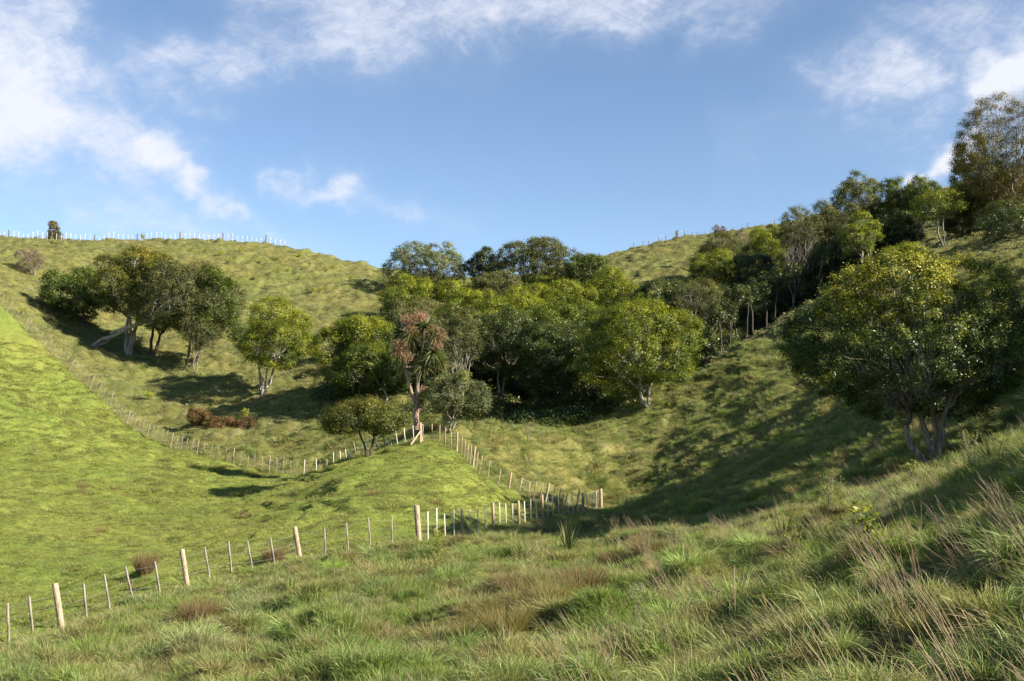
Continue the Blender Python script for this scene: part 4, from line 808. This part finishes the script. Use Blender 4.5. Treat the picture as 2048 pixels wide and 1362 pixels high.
def rough_colour(x, y, rg):
    n1 = np.clip(.5 + 1.6 * fbm(x / 5.5, y / 4.5, 50, 3), 0, 1); n2 = np.clip(.5 + 2.2 * fbm(x / 1.7, y / 1.4, 55, 3), 0, 1)
    c = lerp((.140, .220, .050), (.240, .295, .105), n1)
    b = np.clip((n2 - .70) * 3.2, 0, 1) * .6; c = lerp2(c, (.25, .20, .085), b)
    l = np.clip((.32 - n2) * 3.5, 0, 1) * .8; c = lerp2(c, (.14, .215, .030), l)
    bl = np.clip(2.5 * fbm(x / 2.6, y / 2.1, 61, 2) - .35, 0, 1) * .7; c = lerp2(c, (.20, .235, .125), bl)
    return c * rg.uniform(.75, 1.3, (len(x), 1))
def lerp2(c, t, f): return c * (1 - f[:, None]) + np.asarray(t) * f[:, None]
def build_grass():
    rg = np.random.default_rng(77)
    # tall rough grass, near
    pr = [proto_tuft(rg, 70, .17, rg.uniform(.42, .62), .0105, rg.uniform(.6, 1.2), .7, (-.08, .02, 0), 5, rg.choice([.04, .12, .28])) for _ in range(10)]
    xy = sample(rg, 3.0, 34, lambda r: 75 if r < 12 else 75 * (12 / r) ** .9); m = pasture(xy[:, 0], xy[:, 1]); xy = xy[m < .4]; P = finish(rg, xy); n = len(P)
    s = np.clip(.80 + .9 * fbm(xy[:, 0] / 2.2, xy[:, 1] / 1.8, 70, 2), .35, 1.5) * rg.uniform(.7, 1.15, n); s *= np.clip(np.hypot(*xy.T) / 7, .45, 1)
    scatter('tall_grass', pr, P, tilt(rg, n, .22), s, rough_colour(xy[:, 0], xy[:, 1], rg), rg.integers(0, 10, n), GM, 'long rank grass covering the near bank')
    # shaggy tussock domes
    pr = [proto_tuft(rg, 300, .22, rg.uniform(.55, .78), .0095, rg.uniform(1.3, 1.9), .95, (-.08, 0, 0), 6, rg.choice([.04, .12, .35])) for _ in range(8)]
    xy = sample(rg, 5, 62, lambda r: 2.6 if r < 30 else 2.6 * (30 / r)); m = pasture(xy[:, 0], xy[:, 1]); xy = xy[(m < .2) & (dist_poly(*xy.T) > .9)]
    P = finish(rg, xy); n = len(P); s = rg.uniform(.6, 1.25, n) * np.clip(np.hypot(*xy.T) / 12, .6, 1); c = rough_colour(xy[:, 0], xy[:, 1], rg) * rg.uniform(.9, 1.35, (n, 1))
    c = np.where((rg.uniform(0, 1, n) < .17)[:, None], np.array([.30, .25, .12]) * rg.uniform(.6, 1.1, (n, 1)), c)
    scatter('tussock_grass', pr, P, tilt(rg, n, .18), s, c, rg.integers(0, 8, n), GM, 'shaggy domed tussocks all over the near bank')
    # rough grass, middle distance and the fenced-off slopes
    pr = [proto_tuft(rg, 60, .34, rg.uniform(.38, .55), .016, rg.uniform(.6, 1.1), .6, (-.08, .02, 0), 4, rg.choice([.08, .2, .4])) for _ in range(10)]
    xy = sample(rg, 33, 100, lambda r: 18 if r < 60 else 18 * (60 / r) ** .8); m = pasture(xy[:, 0], xy[:, 1]); xy = xy[m < .5]; P = finish(rg, xy); n = len(P)
    s = np.clip(.78 + .8 * fbm(xy[:, 0] / 2.4, xy[:, 1] / 2, 70, 2), .35, 1.4) * rg.uniform(.7, 1.15, n); s *= np.where(dist_poly(*xy.T) < 1.2, .8, 1)
    scatter('rough_grass', pr, P, tilt(rg, n, .2), s, rough_colour(xy[:, 0], xy[:, 1], rg), rg.integers(0, 10, n), GM, 'rough ungrazed grass on the spur and gully slopes')
    # hillside grass, far
    pr = [proto_tuft(rg, 50, .5, rg.uniform(.22, .34), .035, rg.uniform(.8, 1.3), .5, (-.05, 0, 0), 3, .2) for _ in range(8)]
    xy = sample(rg, 98, 212, lambda r: 5.0 * (100 / r) ** .8, 29); m = pasture(xy[:, 0], xy[:, 1]); xy = xy[m < .5]; P = finish(rg, xy); n = len(P)
    s = np.clip(.8 + 1.0 * fbm(xy[:, 0] / 3, xy[:, 1] / 3, 71, 3), .3, 1.6) * rg.uniform(.7, 1.2, n); c = rough_colour(xy[:, 0], xy[:, 1], rg); tr = terrace(xy[:, 0], xy[:, 1], base_h(xy[:, 0], xy[:, 1]), np.hypot(*xy.T)); s = s * (1 - .25 * tr); c = lerp2(c, (.26, .20, .11), np.clip(tr * .5, 0, .5)); c = lerp2(c, (.225, .215, .130), np.full(n, .55))
    scatter('hillside_grass', pr, P, tilt(rg, n, .15), s, c, rg.integers(0, 8, n), GM, 'tufty grass on the distant hillsides')
    # grazed pasture
    pr = [proto_tuft(rg, 46, .22, rg.uniform(.12, .21), .013, rg.uniform(.7, 1.3), .5, (0, 0, 0), 3, .06) for _ in range(8)]
    xy = sample(rg, 24, 122, lambda r: 34 if r < 60 else 34 * (60 / r) ** 1.1); m = pasture(xy[:, 0], xy[:, 1]); xy = xy[m > .35]; P = finish(rg, xy); n = len(P)
    n1 = np.clip(.5 + 1.5 * fbm(xy[:, 0] / 6, xy[:, 1] / 6, 80, 3), 0, 1); n2 = np.clip(.5 + 2 * fbm(xy[:, 0] / 1.3, xy[:, 1] / 1.3, 81, 3), 0, 1)
    c = lerp((.190, .240, .050), (.240, .280, .066), n1); c = lerp2(c, (.22, .19, .06), np.clip((n2 - .68) * 3, 0, 1) * .6) * rg.uniform(.6, 1.4, (n, 1))
    s = np.clip(.85 + 1.2 * fbm(xy[:, 0] / 1.5, xy[:, 1] / 1.1, 82, 3), .35, 1.9) * rg.uniform(.6, 1.3, n) * np.clip(np.hypot(*xy.T) / 70, .8, 1.5)
    tr = terrace(xy[:, 0], xy[:, 1], base_h(xy[:, 0], xy[:, 1]), np.hypot(*xy.T)); s = s * (1 - .22 * tr); c = lerp2(c, (.155, .160, .060), np.clip(-tr * .5, 0, .45))
    scatter('pasture_grass', pr, P, tilt(rg, n, .1), s, c, rg.integers(0, 8, n), GM, 'short bright grazed grass inside the fence')
    # dry flowering stalks
    pr = []
    for _ in range(10):
        n = 9; ang = rg.uniform(0, 6.28, n); rr = rg.uniform(0, .16, n); b = np.stack([np.cos(ang) * rr, np.sin(ang) * rr, np.full(n, -.02)], 1); Ls = rg.uniform(.45, .85, n)
        dr = norm(np.stack([rg.normal(-.22, .14, n), rg.normal(0, .12, n), np.ones(n)], 1)); wn = np.array([-.20, .02, -.05])
        def P_(t): return b + dr * (Ls * t)[:, None] + wn * (Ls * t ** 2)[:, None]
        t1 = np.full(n, .5); V1, q1 = tubes(b, 2 * P_(t1) - (b + P_(np.ones(n))) / 2, P_(np.ones(n)), .0024, .0013, 6, 3)
        t0 = np.full(n, .76); tt = P_(np.full(n, 1.02)); V2, q2 = tubes(P_(t0), (P_(t0) + tt) / 2, tt, .0035, .0010, 4, 4)
        V, q = join([(V1, q1), (V2, q2)]); v = rg.uniform(0, 1, len(V)); pr.append((V, q, v, np.full(len(V), 0.0)))
    xy = sample(rg, 3.5, 70, lambda r: 2.0 if r < 12 else 2.0 * (12 / r) ** 1.0); x, y = xy.T; m = pasture(x, y)
    pz = np.clip(.35 + 1.8 * fbm(x / 3.5, y / 3, 90, 2) + .40 * np.clip((x + 0.15 * y) / 6, -1, 1), 0, 1); k = (m < .2) & (rg.uniform(0, 1, len(x)) < pz) & (rg.uniform(0, 1, len(x)) < np.where(x > 0, 1, .35)); xy = xy[k]; P = finish(rg, xy); n = len(P)
    s = rg.uniform(.7, 1.15, n) * np.clip(np.hypot(*xy.T) / 7, .5, 1); c = lerp((.30, .22, .17), (.40, .33, .20), rg.uniform(0, 1, n))
    rot = np.stack([rg.normal(0, .1, n), rg.normal(0, .1, n), rg.normal(0, .5, n)], 1)
    scatter('seed_stalks', pr, P, rot, s, c, rg.integers(0, 10, n), GM, 'dry pinkish flowering grass stalks bending to the left')
    # a drier fringe of stalks along the crest of the spur and the fence lines
build_grass()
